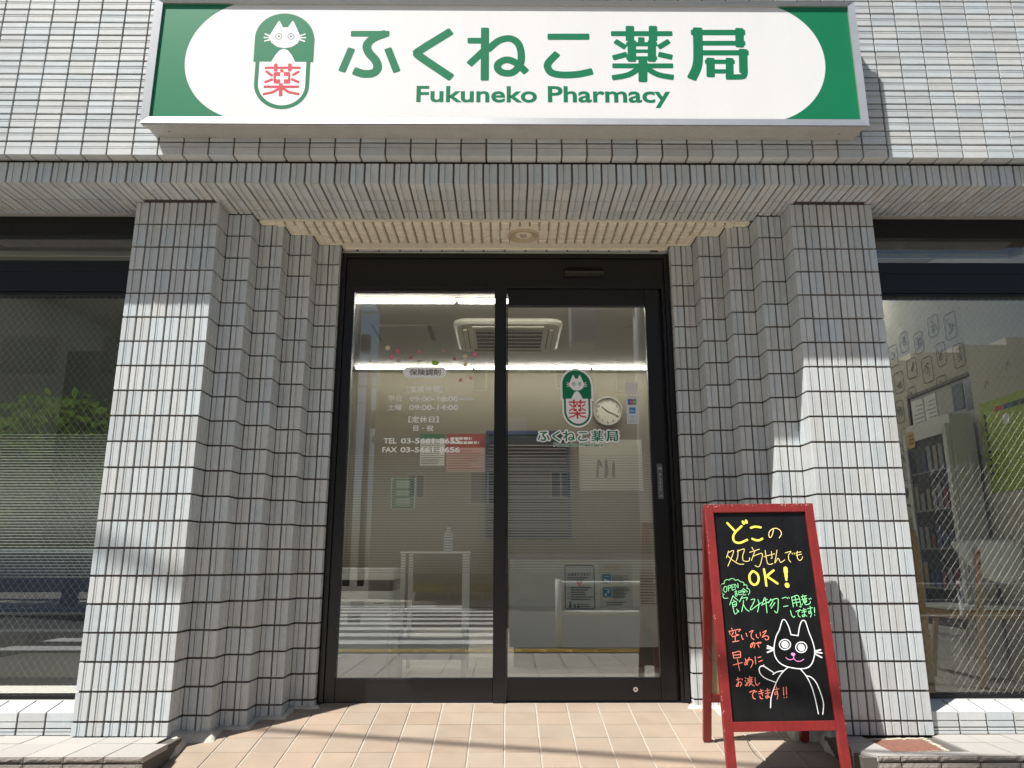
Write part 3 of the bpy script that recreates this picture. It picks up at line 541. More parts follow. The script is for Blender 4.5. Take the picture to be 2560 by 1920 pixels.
for i in range(-23, 24):
    for j in range(5):
        x = i * .0503 + .0 ; y = .235 + j * .0535
        lim = 1.2 if y < .245 else 1.085 if y < .36 else .965 if y < .48 else .86
        if abs(x) > lim or y > .47: continue
        if (x - .097) ** 2 + (y - .375) ** 2 < .115 ** 2: continue
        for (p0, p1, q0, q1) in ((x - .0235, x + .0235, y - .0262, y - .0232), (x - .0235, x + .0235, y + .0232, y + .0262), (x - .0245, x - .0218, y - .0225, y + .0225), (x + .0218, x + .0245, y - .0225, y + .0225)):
            grv.box(p0, p1, q0, q1, zb - .0012, zb - .0002)  # thin dark strips laid along the groove lines around each pad
        a, b = .0205 + jit(.0006), .022 + jit(.0006); d = .011 + jit(.001)
        pads.hexa([(x - a + .003, y - b + .003, zb - d), (x + a - .003, y - b + .003, zb - d), (x + a - .003, y + b - .003, zb - d), (x - a + .003, y + b - .003, zb - d), (x - a, y - b, zb), (x + a, y - b, zb), (x + a, y + b, zb), (x - a, y + b, zb)])
part('waffle_relief', pads, CREAM, SP); part('dark_groove', grv, mat('groove_dark', (.26, .20, .13), .9, noise=(90, .3)), SP, kind='stuff')
DL = thing('downlight', 'round cream downlight in the soffit over the entrance', 'lamp', (.097, .375, Z0 - .01))
m = MB().lathe([(.0835, zb - .002), (.0835, zb - .008), (.076, zb - .011), (.070, zb - .008), (.040, zb + .001), (.018, zb + .0015)], (.097, .375, 0), 36, 'z', caps=False)
part('reflector_ring', m, mat('cream_lamp_ring', (.55, .46, .31), .45), DL, smooth=True)
part('bulb_socket', MB().lathe([(.019, zb + .001), (.017, zb - .007), (.010, zb - .010)], (.097, .375, 0), 20), mat('lamp_socket', (.42, .37, .28), .5), DL, smooth=True)

# sill walls, ledges
for s in (-1, 1):
    lab = 'low grey tiled sill wall under the dark window' if s < 0 else 'low grey tiled sill wall under the window with the white chair'
    SW = thing('sill_wall', lab, 'wall', (s * 2.3, .1, -.03), 'sill walls under the windows')
    xa, xb = sorted((s * 1.789, s * 3.0))
    m = MB(); m.hexa([(xa, .037, -.034), (xb, .037, -.034), (xb, .225, -.034), (xa, .225, -.034), (xa, .037, .048), (xb, .037, .048), (xb, .225, .079), (xa, .225, .079)])
    part('sill_core', m, MORTAR, SW)
    for c in range(11):
        x = s * (1.792 + .0575 + c * .1165); w = .1075
        q = MB()      # bent sill tile: grooved nosing and sloping top
        pr = [(.030, -.0025), (.0298, .0175), (.034, .0185), (.034, .0225), (.0295, .0235), (.030, .0555), (.0325, .0575), (.148, .0835), (.148, .072), (.042, .047), (.042, -.0025)]
        n = len(pr)
        q.add([(x - w / 2, a, b) for a, b in pr] + [(x + w / 2, a, b) for a, b in pr], [(i, (i + 1) % n, n + (i + 1) % n, n + i) for i in range(n)] + [tuple(range(n))[::-1], tuple(range(n, 2 * n))])
        part('sill_tile', q, TILE, SW)
        for zz in ((-.0305, -.0195), (-.0165, -.0075)):
            part('tile', MB().box(x - w / 2, x + w / 2, .0295 + jit(), .042, zz[0], zz[1]), TILE, SW)
    LG = thing('stone_ledge', ('low stone ledge with two rows of slabs below the dark window' if s < 0 else 'low stone ledge with a rusty inspection cover below the bright window'), 'ledge', (s * 2.1, -.15, -.2), 'stone ledges beside the ramp')
    xin = 1.331
    xa, xb = sorted((s * (xin + .006), s * 3.1))
    part('ledge_core', MB().box(xa, xb, -.314, .035, -.62, -.0405), mat('dark_stone_joint', (.10, .09, .08), .95), LG)
    for c in range(13):
        x0 = xin + c * .1472; x1 = x0 + .1437
        if s > 0 and c == 0:       # clipped corner slab
            sl = MB().prism([(x0 + .002, -.23), (x0 + .06, -.318), (x1, -.318), (x1, -.112), (x0 + .04, -.112)], -.053, -.0325)
        else:
            a, b = sorted((s * x0, s * x1)); sl = MB()
            sl.box(a, b, -.318 + jit(.001), -.112, -.053, -.0325 + jit(.0008))
        if not (s > 0 and c in (1, 2)): part('slab', sl, STONE, LG)
        else:
            a, b = sorted((s * x0, s * x1)); part('slab', MB().box(a, b, -.318, -.262, -.053, -.0325), STONE, LG)
        if not (s > 0 and c in (1, 2)):
            xo = .05 if c == 0 else 0
            a, b = sorted((s * (x0 + xo), s * x1)); part('slab', MB().box(a, b, -.108, -.0035 if x0 < 1.77 else .028, -.053, -.0325 + jit(.0008)), STONE, LG)
        for lev, (z1, z2) in enumerate(((-.0525, -.034), (-.128, -.058), (-.205, -.133), (-.282, -.21))):
            a, b = sorted((s * (x0 + (.06 if s > 0 and c == 0 else 0)), s * x1))
            q = MB(); nx, nz = 10, 3 if lev == 0 else 5        # rough split face
            vs = []
            for iz in range(nz + 1):
                for ix in range(nx + 1):
                    u = a + (b - a) * ix / nx; v = z1 + (z2 - z1) * iz / nz
                    e = 0 if ix in (0, nx) or iz in (0, nz) else 1
                    vs.append((u, -.3185 - e * .0035 - e * .003 * mnoise.noise(Vector((u * 70, v * 70, s * 5 + lev))), v))
            q.add(vs, [(iz * (nx + 1) + ix, iz * (nx + 1) + ix + 1, (iz + 1) * (nx + 1) + ix + 1, (iz + 1) * (nx + 1) + ix) for iz in range(nz) for ix in range(nx)])
            part('split_face', q, SPLIT, LG)
    q = MB()                       # faces along the ramp
    for j, (y0, y1) in enumerate(((-.316, -.215), (-.211, -.11), (-.106, -.006))):
        for (z1, z2) in ((-.058, -.034), (-.14, -.062), (-.22, -.144), (-.30, -.224)):
            xo = xin + (.05 * (y1 + .316) / .31)
            a, b = sorted((s * (xo - .002 + jit(.002)), s * (xo + .05)))
            if s > 0 and j == 0: continue
            part('split_face', MB().box(a, b, y0, y1, z1, z2), SPLIT, LG)
    if s > 0:
        part('split_face', MB().hexa([(1.333, -.23, -.3), (1.393, -.317, -.3), (1.44, -.30, -.3), (1.37, -.2, -.3), (1.333, -.23, -.054), (1.393, -.317, -.054), (1.44, -.30, -.054), (1.37, -.2, -.054)]), SPLIT, LG)

# inspection cover in the ledge
IC = thing('inspection_cover', 'rusty red-brown inspection cover with flaking pale rim set in the ledge', 'cover', (1.58, -.14, -.034))
RUST = mat('rusty_red_cover', (.20, .085, .06), .85, noise=(60, .25), noise2=(260, .25), bump=(160, .9))
part('cover_plate', MB().hexa([(1.452, -.250, -.05), (1.690, -.228, -.05), (1.708, -.036, -.05), (1.466, -.052, -.05), (1.452, -.250, -.0375), (1.690, -.228, -.0375), (1.708, -.036, -.0375), (1.466, -.052, -.0375)]), RUST, IC)
rim = MB(); pts = [(1.430, -.262), (1.705, -.238), (1.728, -.019), (1.446, -.038)]
inn = [(1.450, -.250), (1.692, -.229), (1.711, -.034), (1.465, -.051)]
for i in range(4):
    N_ = 14
    for k in range(N_):
        def L_(p, q, t): return (p[0] + (q[0] - p[0]) * t, p[1] + (q[1] - p[1]) * t)
        a, b = L_(pts[i], pts[(i + 1) % 4], k / N_), L_(pts[i], pts[(i + 1) % 4], (k + 1) / N_)
        c, d = L_(inn[i], inn[(i + 1) % 4], (k + 1) / N_), L_(inn[i], inn[(i + 1) % 4], k / N_)
        h = -.0335 + RNG.uniform(-.003, .0015)
        rim.hexa([(*a, -.05), (*b, -.05), (*c, -.05), (*d, -.05), (*a, h), (*b, h), (*c, h - .002), (*d, h - .002)])
part('cover_rim', rim, mat('flaking_rim', (.42, .38, .29), .9, noise=(90, .3), bump=(150, .8)), IC)
part('slab', MB().box(1.731, 1.7665, -.26, -.112, -.053, -.0328), STONE, IC) if False else None

# entrance floor: sloped, tiled
EF = struct_root('entrance_floor', (0, 0, 0))
def fz(y, d=0): return floor_z(y) + d
m = MB(); m.hexa([(-1.42, ramp_end, gz - .3), (1.42, ramp_end, gz - .3), (1.42, .66, -.4), (-1.42, .66, -.4), (-1.42, ramp_end, gz - .004), (1.42, ramp_end, gz - .004), (1.42, .66, fz(.66, -.004)), (-1.42, .66, fz(.66, -.004))])
part('mortar_bed', m, GROUT, EF)
ang = math.atan(SLOPE); ca = math.cos(ang)
def floor_tile(w, d):
    h = .010; e = .0018
    return MB().add([(-w / 2, -d / 2, -h), (w / 2, -d / 2, -h), (w / 2, d / 2, -h), (-w / 2, d / 2, -h),
                     (-w / 2, -d / 2, -e), (w / 2, -d / 2, -e), (w / 2, d / 2, -e), (-w / 2, d / 2, -e),
                     (-w / 2 + e, -d / 2 + e, 0), (w / 2 - e, -d / 2 + e, 0), (w / 2 - e, d / 2 - e, 0), (-w / 2 + e, d / 2 - e, 0)],
                    [(0, 1, 5, 4), (1, 2, 6, 5), (2, 3, 7, 6), (3, 0, 4, 7), (4, 5, 9, 8), (5, 6, 10, 9), (6, 7, 11, 10), (7, 4, 8, 11), (8, 9, 10, 11)])
P_ = .1491
M_FT = mesh_of(floor_tile(P_ - .0065, P_ - .0045), 'floor_tile', FLOOR)
ylines = [.553, .4364]
while ylines[-1] > ramp_end + .1: ylines.append(ylines[-1] - P_ * ca)
for j in range(len(ylines) - 1):
    y0, y1 = ylines[j + 1], ylines[j]; yc = (y0 + y1) / 2
    for i in range(-6, 13):
        x = -.5945 + (i + .5) * P_
        lim = 1.36 if yc < .131 else 1.27 if yc < .25 else 1.16 if yc < .371 else 1.04 if yc < .5 else .93
        if abs(x) > lim + .05: continue
        put('floor_tile', M_FT, EF, (x + jit(.0006), yc, fz(yc) + jit(.0006)), (ang + jit(.002), jit(.002), jit(.002)), (1, (y1 - y0) / ca / P_, 1))

# cement fillets at the foot of the steps
for s in (-1, 1):
    CF = MB()
    line = [(1.375, -.33), (1.372, .0), (1.372, .128), (1.262, .131), (1.256, .252), (1.144, .252), (1.138, .371), (1.026, .371), (1.018, .498), (.90, .498), (.90, .53)]
    pts = []
    for a, b in zip(line, line[1:]):
        n = max(2, int(math.hypot(b[0] - a[0], b[1] - a[1]) / .014))
        for k in range(n): pts.append((a[0] + (b[0] - a[0]) * k / n, a[1] + (b[1] - a[1]) * k / n))
    vs = []; 
    for k, (x, y) in enumerate(pts):
        big = max(0, 1 - abs(y - .05) / .16) * (1 if x > 1.2 else 0)
        nz = mnoise.noise(Vector((x * 30, y * 30, s * 3))) * .5 + .5
        w = .018 + .020 * nz + .030 * big; h = .004 + .010 * nz + .050 * big
        vs += [(s * (x + .012), y + .012, fz(y, h)), (s * (x - w * .35), y - w * .35, fz(y, h * .85)), (s * (x - w * .75), y - w * .75, fz(y - w, h * .3 + .002)), (s * (x - w * .9), y - w * .9, fz(y - w, -.003))]
    n = len(pts)
    CF.add(vs, [(4 * k + c, 4 * k + 4 + c, 4 * k + 5 + c, 4 * k + 1 + c) for k in range(n - 1) for c in range(3)])
    part('cement_fillet', CF, CEMENT, EF, smooth=True)

# ------------------------------------------------------------------ shop sign
SG = thing('shop_sign', 'long white and green pharmacy sign with cat capsule emblem and Japanese lettering', 'sign', (0, -.29, 2.56))
part('sign_box', MB().box(-1.603, 1.611, -.338, FA - .001, 2.5635, 3.195), ALUD, SG, bevel=.002)
fo, fi = (-1.619, 1.625, 2.562, 3.206), (-1.585, 1.595, 2.596, 3.187)
def frame_bar(p, q, y0=-.362, y1=-.3395, inset=.006):
    (a, b), (c, d) = p, q                 # outer corners a-b, inner corners c-d (x, z)
    return MB().hexa([(a[0], y0, a[1]), (b[0], y0, b[1]), (b[0], y1, b[1]), (a[0], y1, a[1]), (c[0], y0 + inset, c[1]), (d[0], y0 + inset, d[1]), (d[0], y1, d[1]), (c[0], y1, c[1])])
oc = [(fo[0], fo[2]), (fo[1], fo[2]), (fo[1], fo[3]), (fo[0], fo[3])]
ic = [(fi[0], fi[2]), (fi[1], fi[2]), (fi[1], fi[3]), (fi[0], fi[3])]
for k in range(4):
    g = .0006
    part('frame_bar', frame_bar((oc[k], oc[(k + 1) % 4]), (ic[k], ic[(k + 1) % 4])), ALU, SG)
part('frame_lip', MB().box(-1.612, 1.618, -.358, -.3395, 2.556, 2.5615), ALUD, SG)
for x in (-1.52, 1.52):
    part('drain_hole', MB().lathe([(.004, 2.5632), (.004, 2.5626)], (x, -.29, 0), 10), INK, SG)
part('face_panel', MB().box(-1.600, 1.608, -.346, -.3395, 2.590, 3.194), SIGNW, SG)
def unpack(a): return [(a[i] / 1e4, a[i + 1] / 1e4) for i in range(0, len(a), 2)]
pg = Print()
for sg, cx, rr in ((-1, -1.1481, .3106), (1, 1.1530, .3120)):
    cz = 2.8967; z0, z1 = fi[2] - .004, fi[3] + .004
    arc = []
    a0 = math.asin((z0 - cz) / rr); a1 = math.asin((z1 - cz) / rr)
    for k in range(41):
        a = a0 + (a1 - a0) * k / 40; arc.append((cx + sg * rr * math.cos(a), cz + rr * math.sin(a)))
    ex = fi[0] - .004 if sg < 0 else fi[1] + .004
    for (p, q) in zip(arc, arc[1:]):
        pg.poly([p, (ex, p[1]), (ex, q[1]), q] if sg > 0 else [(ex, p[1]), p, q, (ex, q[1])]); pg.n -= 1
    lay(pg, GREEN, 'green_end_field', SG, on_y(-.3463)); pg = Print()
for a, b in ((0, 4), (4, 5), (5, 9), (9, 11), (11, 28), (28, 39)):
    pl = Print()
    for w, p in DATA['glyph'][a:b]: pl.line(unpack(p), w / 1e4 * .97, 'sq')
    lay(pl, GREEN, 'character', SG, on_y(-.3465))
for tx, x0, x1, z0, z1 in (('Fukuneko', -.4003, .1435, 2.6797, 2.7635), ('Pharmacy', .1925, .7463, 2.6560, 2.7650)):
    pt = Print(); text_in(pt, tx, x0, x1, z0, z1, .022); lay(pt, GREEN, 'lettering', SG, on_y(-.3465))
EM = DATA['em']
def emblem(parent, fn, k=1.0, back=None):
    """fn maps sign coordinates (x, z) to the place; layers: green, white, red, white cross."""
    def P2(name, m, draw, lift):
        pr = Print(); draw(pr); lay(pr, m, name, parent, lambda x, d, z: fn(x, d + lift, z))
    if back: P2('emblem_backing', WHITE, back, .0)
    P2('emblem_inner', WHITE, lambda pr: pr.poly(unpack(EM['inner'])), .0002)
    def green(pr):
        pr.poly(unpack(EM['cap']))
        for w, p in EM['ring']: pr.line(unpack(p), w / 1e4, 'sq', sm=False)
    P2('emblem_capsule', GREEN, green, .0004)
    def white(pr):
        pr.poly(unpack(EM['cat'])); pr.poly(unpack(EM['bell']))
        for w, p in EM['wh']: pr.line(unpack(p), w / 1e4)
    P2('emblem_cat', WHITE, white, .0006)
    def eyes(pr):
        for w, p in EM['eye']: pr.line(unpack(p), w / 1e4)
    P2('emblem_eyes', mat('grey_green_ink', (.10, .16, .13), .5), eyes, .0008)
    def red(pr):
        for w, p in EM['red']: pr.line(unpack(p), w / 1e4, 'sq', sm=False)
        pr.poly(unpack(EM['box']))
    P2('emblem_character', RED, red, .0008)
    def plus(pr):
        for w, p in EM['plus']: pr.line(unpack(p), w / 1e4, 'sq', sm=False)
    P2('emblem_cross', WHITE, plus, .0010)
emblem(SG, lambda x, d, z: (x, -.3463 - d, z))

# ------------------------------------------------------------------ entrance door
DF = thing('entrance_frame', 'black aluminium entrance frame holding a fixed glass pane with opening hours', 'door frame', (0, .6, 0))
def bars(parent, lst, m=BLACK, b=.002):
    for nm, x0, x1, y0, y1, z0, z1 in lst: part(nm, MB().box(x0, x1, y0, y1, z0, z1), m, parent, bevel=b)
bars(DF, [('jamb', -.9035, -.879, .548, .66, -.006, 2.336), ('jamb', .879, .9035, .548, .66, -.006, 2.336),
          ('head_ridge', -.8785, .8785, .550, .660, 2.312, 2.336),
          ('head_panel', -.8785, .8785, .566, .655, 2.138, 2.3115),
          ('sash_stile', -.8785, -.8275, .563, .605, .0, 2.1375), ('mullion', -.0575, .0085, .556, .615, .0, 2.1375),
          ('sash_top', -.827, -.058, .569, .605, 2.118, 2.1375), ('sash_bottom', -.827, -.058, .566, .605, .0, .1105),
          ('jamb_track', .849, .8785, .600, .65, .0, 2.1375), ('jamb_stop', .862, .8785, .560, .5995, .0, 2.1375),
          ('floor_track', .009, .8785, .565, .640, -.006, .003)])
part('kick_bead', MB().box(-.826, -.06, .5650, .5665, .0945, .0965), BLACK, DF)
part('glass_pane', MB().box(-.8285, -.0565, .583, .589, .106, 2.122), GLASS, DF)
SD = thing('sliding_door', 'black framed sliding glass door with lock, touch switch and pharmacy emblem', 'door', (.43, .6, .004))
bars(SD, [('stile', .0095, .0155, .578, .612, .006, 2.1365), ('stile', .770, .847, .575, .612, .006, 2.1365),
          ('top_rail', .016, .7695, .577, .612, 2.040, 2.1365), ('bottom_rail', .016, .7695, .577, .612, .006, .1125)])
part('glass_pane', MB().box(.014, .772, .590, .596, .110, 2.042), GLASS, SD)
lk = part('lock', MB().lathe([(.0, .5765), (.0125, .5765), (.0125, .571), (.0115, .5695), (.0, .5695)], (.6425, 0, .0592), 28, 'y', caps=False), mat('nickel_lock', (.72, .69, .62), .3, metal=.9), SD, smooth=False)
part('keyhole', MB().lathe([(.0, .5694), (.0038, .5694), (.0034, .5685), (.0, .5685)], (.6425, 0, .0592), 14, 'y', caps=False), INK, lk)
sp_ = part('touch_switch', MB().box(.7945, .8235, .565, .5745, .985, 1.168), mat('grey_switch_plate', (.11, .11, .115), .35, spec=.5), SD, bevel=.003)
pr = Print()
text_at(pr, '自動', .809, 1.142, .011, .01)
for k, ch in enumerate('押して下さい'): text_at(pr, ch, .809, 1.110 - k * .0155, .0115 if k != 1 else .010, .01)
text_at(pr, 'PUSH', .809, .999, .0055, .02)
lay(pr, mat('switch_print', (.6, .6, .6), .5), 'lettering', sp_, on_y(.5648))
sn = thing('door_sensor', 'small black box sensor on the black panel above the sliding door', 'sensor', (.435, .555, 2.24))
part('sensor_body', MB().hexa([(.325, .556, 2.205), (.545, .556, 2.205), (.545, .566, 2.205), (.325, .566, 2.205), (.325, .528, 2.222), (.545, .528, 2.222), (.545, .566, 2.262), (.325, .566, 2.262)]), BLACK, sn, bevel=.004)
part('sensor_lens', MB().box(.33, .54, .5415, .5455, 2.206, 2.2125), mat('smoked_lens', (.03, .03, .03), .15), sn)

# print on the two door panes (outer faces: fixed pane y = .583, leaf y = .590)
yA, yB = .5828, .5898
pr = Print(); pr.rrect(-.551, -.314, 1.631, 1.693, .031)
lay(pr, WHITE, 'badge', DF, on_y(yA))
pr = Print(); text_in(pr, '保険調剤', -.516, -.348, 1.644, 1.679, .018); lay(pr, mat('badge_ink', (.05, .045, .04), .6), 'lettering', DF, on_y(yA - .0004))
pr = Print()
for tx, x0, x1, z0, z1 in (('【営業時間】', -.531, -.333, 1.551, 1.587), ('平日', -.627, -.553, 1.500, 1.532), ('土曜', -.626, -.551, 1.453, 1.485), ('【定休日】', -.513, -.353, 1.386, 1.421), ('日・祝', -.485, -.380, 1.341, 1.372)):
    pr = Print(); text_in(pr, tx, x0, x1, z0, z1, .014); lay(pr, WHITE, 'hours_lettering', DF, on_y(yA))
for tx, x0, x1, z0, z1 in (('09:00-18:00', -.513, -.250, 1.501, 1.530), ('09:00-14:00', -.512, -.249, 1.454, 1.483), ('TEL', -.640, -.572, 1.274, 1.303), ('03-5661-8655', -.549, -.238, 1.274, 1.303), ('FAX', -.645, -.568, 1.227, 1.256), ('03-5661-8656', -.550, -.237, 1.227, 1.256)):
    pr = Print(); text_in(pr, tx, x0, x1, z0, z1, .024); lay(pr, WHITE, 'hours_lettering', DF, on_y(yA))
pr = Print(); pr.rect(-.243, -.164, 1.5105, 1.5205); lay(pr, WHITE, 'paper_strip', DF, on_y(yA))
pr = Print()
for k in range(11): pr.rect(-.229 + k * .0052, -.2262 + k * .0052, 1.5135, 1.5175)
lay(pr, INK, 'strip_print', DF, on_y(yA - .0004))
# emblem and name on the leaf
u0, u1, w0, w1 = -.988, -.7745, 2.6535, 3.0475
xs = [v for key in ('cap', 'inner') for v in EM[key][::2]]; zs = [v for key in ('cap', 'inner') for v in EM[key][1::2]]
ex0, ex1 = min(xs) / 1e4 - .004, max(xs) / 1e4 + .004; ez0, ez1 = min(zs) / 1e4 - .014, max(zs) / 1e4
sx, sz = .160 / (ex1 - ex0), .302 / (ez1 - ez0)
fnE = lambda x, d, z: (.306 + (x - ex0) * sx, yB - d, 1.3735 + (z - ez0) * sz)
def backing(pr):
    w = .011 / sx
    pr.line(unpack(EM['cap']) + unpack(EM['cap'])[:1], w * 2, 'round', sm=False)
    for _, p in EM['ring']: pr.line(unpack(p), .0125 / sx * 2 + .004, 'round', sm=False)
    pr.poly(unpack(EM['inner'])); pr.poly(unpack(EM['cap']))
emblem(SD, fnE, back=backing)
gx0, gx1, gz0, gz1 = -.7407 - .013, 1.1127 + .013, 2.7952 - .01, 3.0762 + .01
fnG = lambda x, d, z: (.1745 + (x - gx0) / (gx1 - gx0) * (.604 - .1745), yB - d, 1.2855 + (z - gz0) / (gz1 - gz0) * (1.347 - 1.2855))
pr = Print()
for w, p in DATA['glyph']: pr.line(unpack(p), w / 1e4 + .058, 'round')
lay(pr, WHITE, 'name_outline', SD, fnG)
pr = Print()
for w, p in DATA['glyph']: pr.line(unpack(p), w / 1e4 * .95, 'sq')
lay(pr, GREEN, 'name_lettering', SD, lambda x, d, z: (lambda q: (q[0], q[1] - .0004, q[2]))(fnG(x, d, z)))
pr = Print(); text_in(pr, 'Fukuneko Pharmacy', .256, .522, 1.2545, 1.2805, .09); lay(pr, WHITE, 'name_outline', SD, on_y(yB - .0002))
pr = Print(); text_in(pr, 'Fukuneko Pharmacy', .258, .520, 1.257, 1.278, .018); lay(pr, GREEN, 'name_lettering', SD, on_y(yB - .0006))
# small stickers inside the leaf
pr = Print(); pr.rect(.648, .715, 1.542, 1.609); lay(pr, mat('pinkish_paper', (.72, .67, .65), .6), 'blank_sticker', SD, on_y(yB))
pr = Print(); pr.rect(.6515, .711, 1.382, 1.529); cs = lay(pr, mat('pale_blue_paper', (.62, .68, .70), .5), 'card_sticker', SD, on_y(yB))
for k, (c, ch) in enumerate((((.02, .08, .35), 'J'), ((.45, .015, .05), 'C'), ((.03, .28, .08), 'B'))):
    pr = Print(); x0 = .6585 + k * .0153; pr.poly(rrect_pts(x0, x0 + .0138, 1.4855, 1.5175, .004)); lay(pr, mat('card_bar_' + 'ink' * (k + 1), c, .5), 'card_mark', cs, on_y(yB - .0003))
    pr = Print(); text_at(pr, ch, x0 + .0069, 1.5015, .0085, .03); lay(pr, WHITE, 'card_letter', cs, on_y(yB - .0006))
pr = Print(); pr.rect(.6645, .698, 1.4385, 1.4715); lay(pr, mat('card_blue', (.01, .22, .50), .5), 'card_mark', cs, on_y(yB - .0003))
pr = Print(); pr.rect(.6645, .690, 1.4555, 1.4575); pr.rect(.672, .698, 1.4485, 1.4505); lay(pr, WHITE, 'card_letter', cs, on_y(yB - .0006))
pr = Print()
pr.line([(.660, 1.392), (.700, 1.392), (.700, 1.424), (.660, 1.424), (.660, 1.392)], .0012, sm=False)
pr.line([(.680 + .0085 * math.cos(k / 16 * 6.2832), 1.411 + .0085 * math.sin(k / 16 * 6.2832)) for k in range(17)], .0018, sm=False)
pr.rect(.664, .696, 1.3955, 1.3975)
lay(pr, mat('card_ink', (.12, .16, .2), .5), 'card_mark', cs, on_y(yB - .0003))
# blossom stickers and a green bird
PINKS = [mat('pink_petal', (.62, .16, .27), .5), mat('pale_petal', (.62, .52, .33), .5), mat('rose_petal', (.55, .12, .15), .5), mat('mauve_petal', (.42, .28, .36), .5)]
FL = thing('blossom_stickers', 'pink and cream blossom and petal window stickers above the white hours lettering', 'stickers', (-.4, yA, 1.72)) if False else None
for x, z, kind, c in ((-.638, 1.798, 5, 1), (-.586, 1.782, 5, 2), (-.615, 1.746, 5, 0), (-.577, 1.732, 5, 3), (-.467, 1.776, 1, 0), (-.511, 1.743, 1, 2), (-.462, 1.723, 1, 3), (-.333, 1.783, 1, 0), (-.274, 1.737, 1, 2), (-.218, 1.750, 5, 1), (-.164, 1.761, 5, 0), (-.216, 1.703, 5, 1), (-.184, 1.632, 1, 0), (-.240, 1.619, 1, 2)):
    pr = Print(); a0 = RNG.uniform(0, 6)
    if kind == 5:
        for k in range(5):
            a = a0 + k * 1.2566; pr.poly([(x + .0085 * math.cos(a) + .0065 * math.cos(t) , z + .0085 * math.sin(a) + .0065 * math.sin(t)) for t in [j * .785 for j in range(8)]])
        pr2 = Print(); pr2.disc(x, z, .0035, 10)
    else:
        pr.poly([(x + .0105 * math.cos(t) * math.cos(a0) - .007 * math.sin(t) * math.sin(a0), z + .0105 * math.cos(t) * math.sin(a0) + .007 * math.sin(t) * math.cos(a0)) for t in [j * .5236 for j in range(12)]])
        pr2 = None
    o = lay(pr, PINKS[c], 'blossom_sticker' if kind == 5 else 'petal_sticker', DF, on_y(yA))
    if pr2: lay(pr2, mat('blossom_heart', (.75, .60, .35), .5), 'blossom_heart', o, on_y(yA - .0003))
pr = Print(); pr.poly([(-.394, 1.725), (-.384, 1.729), (-.374, 1.727), (-.360, 1.716), (-.350, 1.712), (-.362, 1.708), (-.372, 1.699), (-.386, 1.699), (-.396, 1.710)])
lay(pr, mat('bird_green', (.25, .45, .03), .5), 'bird_sticker', DF, on_y(yA))
# frosted line film low on the panes
def film(parent, x0, x1, y, z0, z1, pitch=.0133):
    m = MB(); n = int((z1 - z0) / pitch)
    for k in range(n):
        u = (k + .5) / n; h = pitch * (.18 + .46 * min(1, min(u, 1 - u) * 2.6)); z = z0 + k * pitch
        m.box(x0, x1, y, y + .0006, z, z + h)
    return part('frosted_line_film', m, FILM, parent, kind='stuff')
film(DF, -.827, -.058, .5893, .612, 1.233); film(SD, .016, .7695, .5963, .612, 1.233)

# ------------------------------------------------------------------ shop windows
for s in (-1, 1):
    W = thing('shop_window', 'dark wired-glass window with frosted line film and green tree reflections' if s < 0 else 'wired-glass window with black frame, white chair and green poster behind it', 'window', (s * 2.4, .16, .09), 'black framed shop windows')
    X = lambda a, b: tuple(sorted((s * a, s * b)))
    def fb(nm, a, b, y0, y1, z0, z1, m=BLACK):
        x0, x1 = X(a, b); part(nm, MB().box(x0, x1, y0, y1, z0, z1), m, W, bevel=.002)
    fb('top_frame', 1.787, 3.0, .1545, .215, 2.256, 2.3565); fb('jamb', 1.787, 1.828, .1555, .215, .086, 2.2555)
    fb('transom', 1.8285, 3.0, .1545, .215, 2.064, 2.123); fb('lower_head', 1.8285, 3.0, .150, .215, 1.962, 2.0615); fb('lower_bead', 1.8285, 3.0, .158, .215, 1.944, 1.9615)
    fb('bottom_frame', 1.787, 3.0, .1515, .215, .0800, .0855, ALUD); fb('bottom_rail', 1.8285, 3.0, .1575, .215, .086, .1035)
    x0, x1 = X(1.826, 3.0)
    part('upper_pane', MB().box(x0, x1, .176, .182, 2.121, 2.258), GLASSW, W)
    part('glass_pane', MB().box(x0, x1, .176, .182, .101, 1.947), GLASSW, W)
    wm = MB(); za, zb_ = .1035, 1.944; q = .034
    for sg in (-1, 1):
        for k in range(-70, 110):
            xb = 1.8285 + k * q; pts = []
            # line x = xb + sg*(z-za)*.72 clipped to the pane
            t0, t1 = 0, zb_ - za; sl = sg * .78
            lo, hi = 1.8285, 2.99
            ta, tb = sorted(((lo - xb) / sl, (hi - xb) / sl))
            t0, t1 = max(t0, ta), min(t1, tb)
            if t1 - t0 < .02: continue
            a = (s * (xb + sl * t0) if s > 0 else -(lo + hi - (xb + sl * t0)), .1745 if sg > 0 else .1738, za + t0); b = (s * (xb + sl * t1) if s > 0 else -(lo + hi - (xb + sl * t1)), .1745 if sg > 0 else .1738, za + t1)
            wm.tube([a, b], 0.00021 if s > 0 and sg > 0 else .00017, 3, caps=False)
    part('wire_mesh', wm, mat('glass_wire', (.75, .74, .70), .35, metal=.6), W, kind='stuff')
    if s < 0: film(W, x0 + .0, x1, .1826, .60, 1.27)

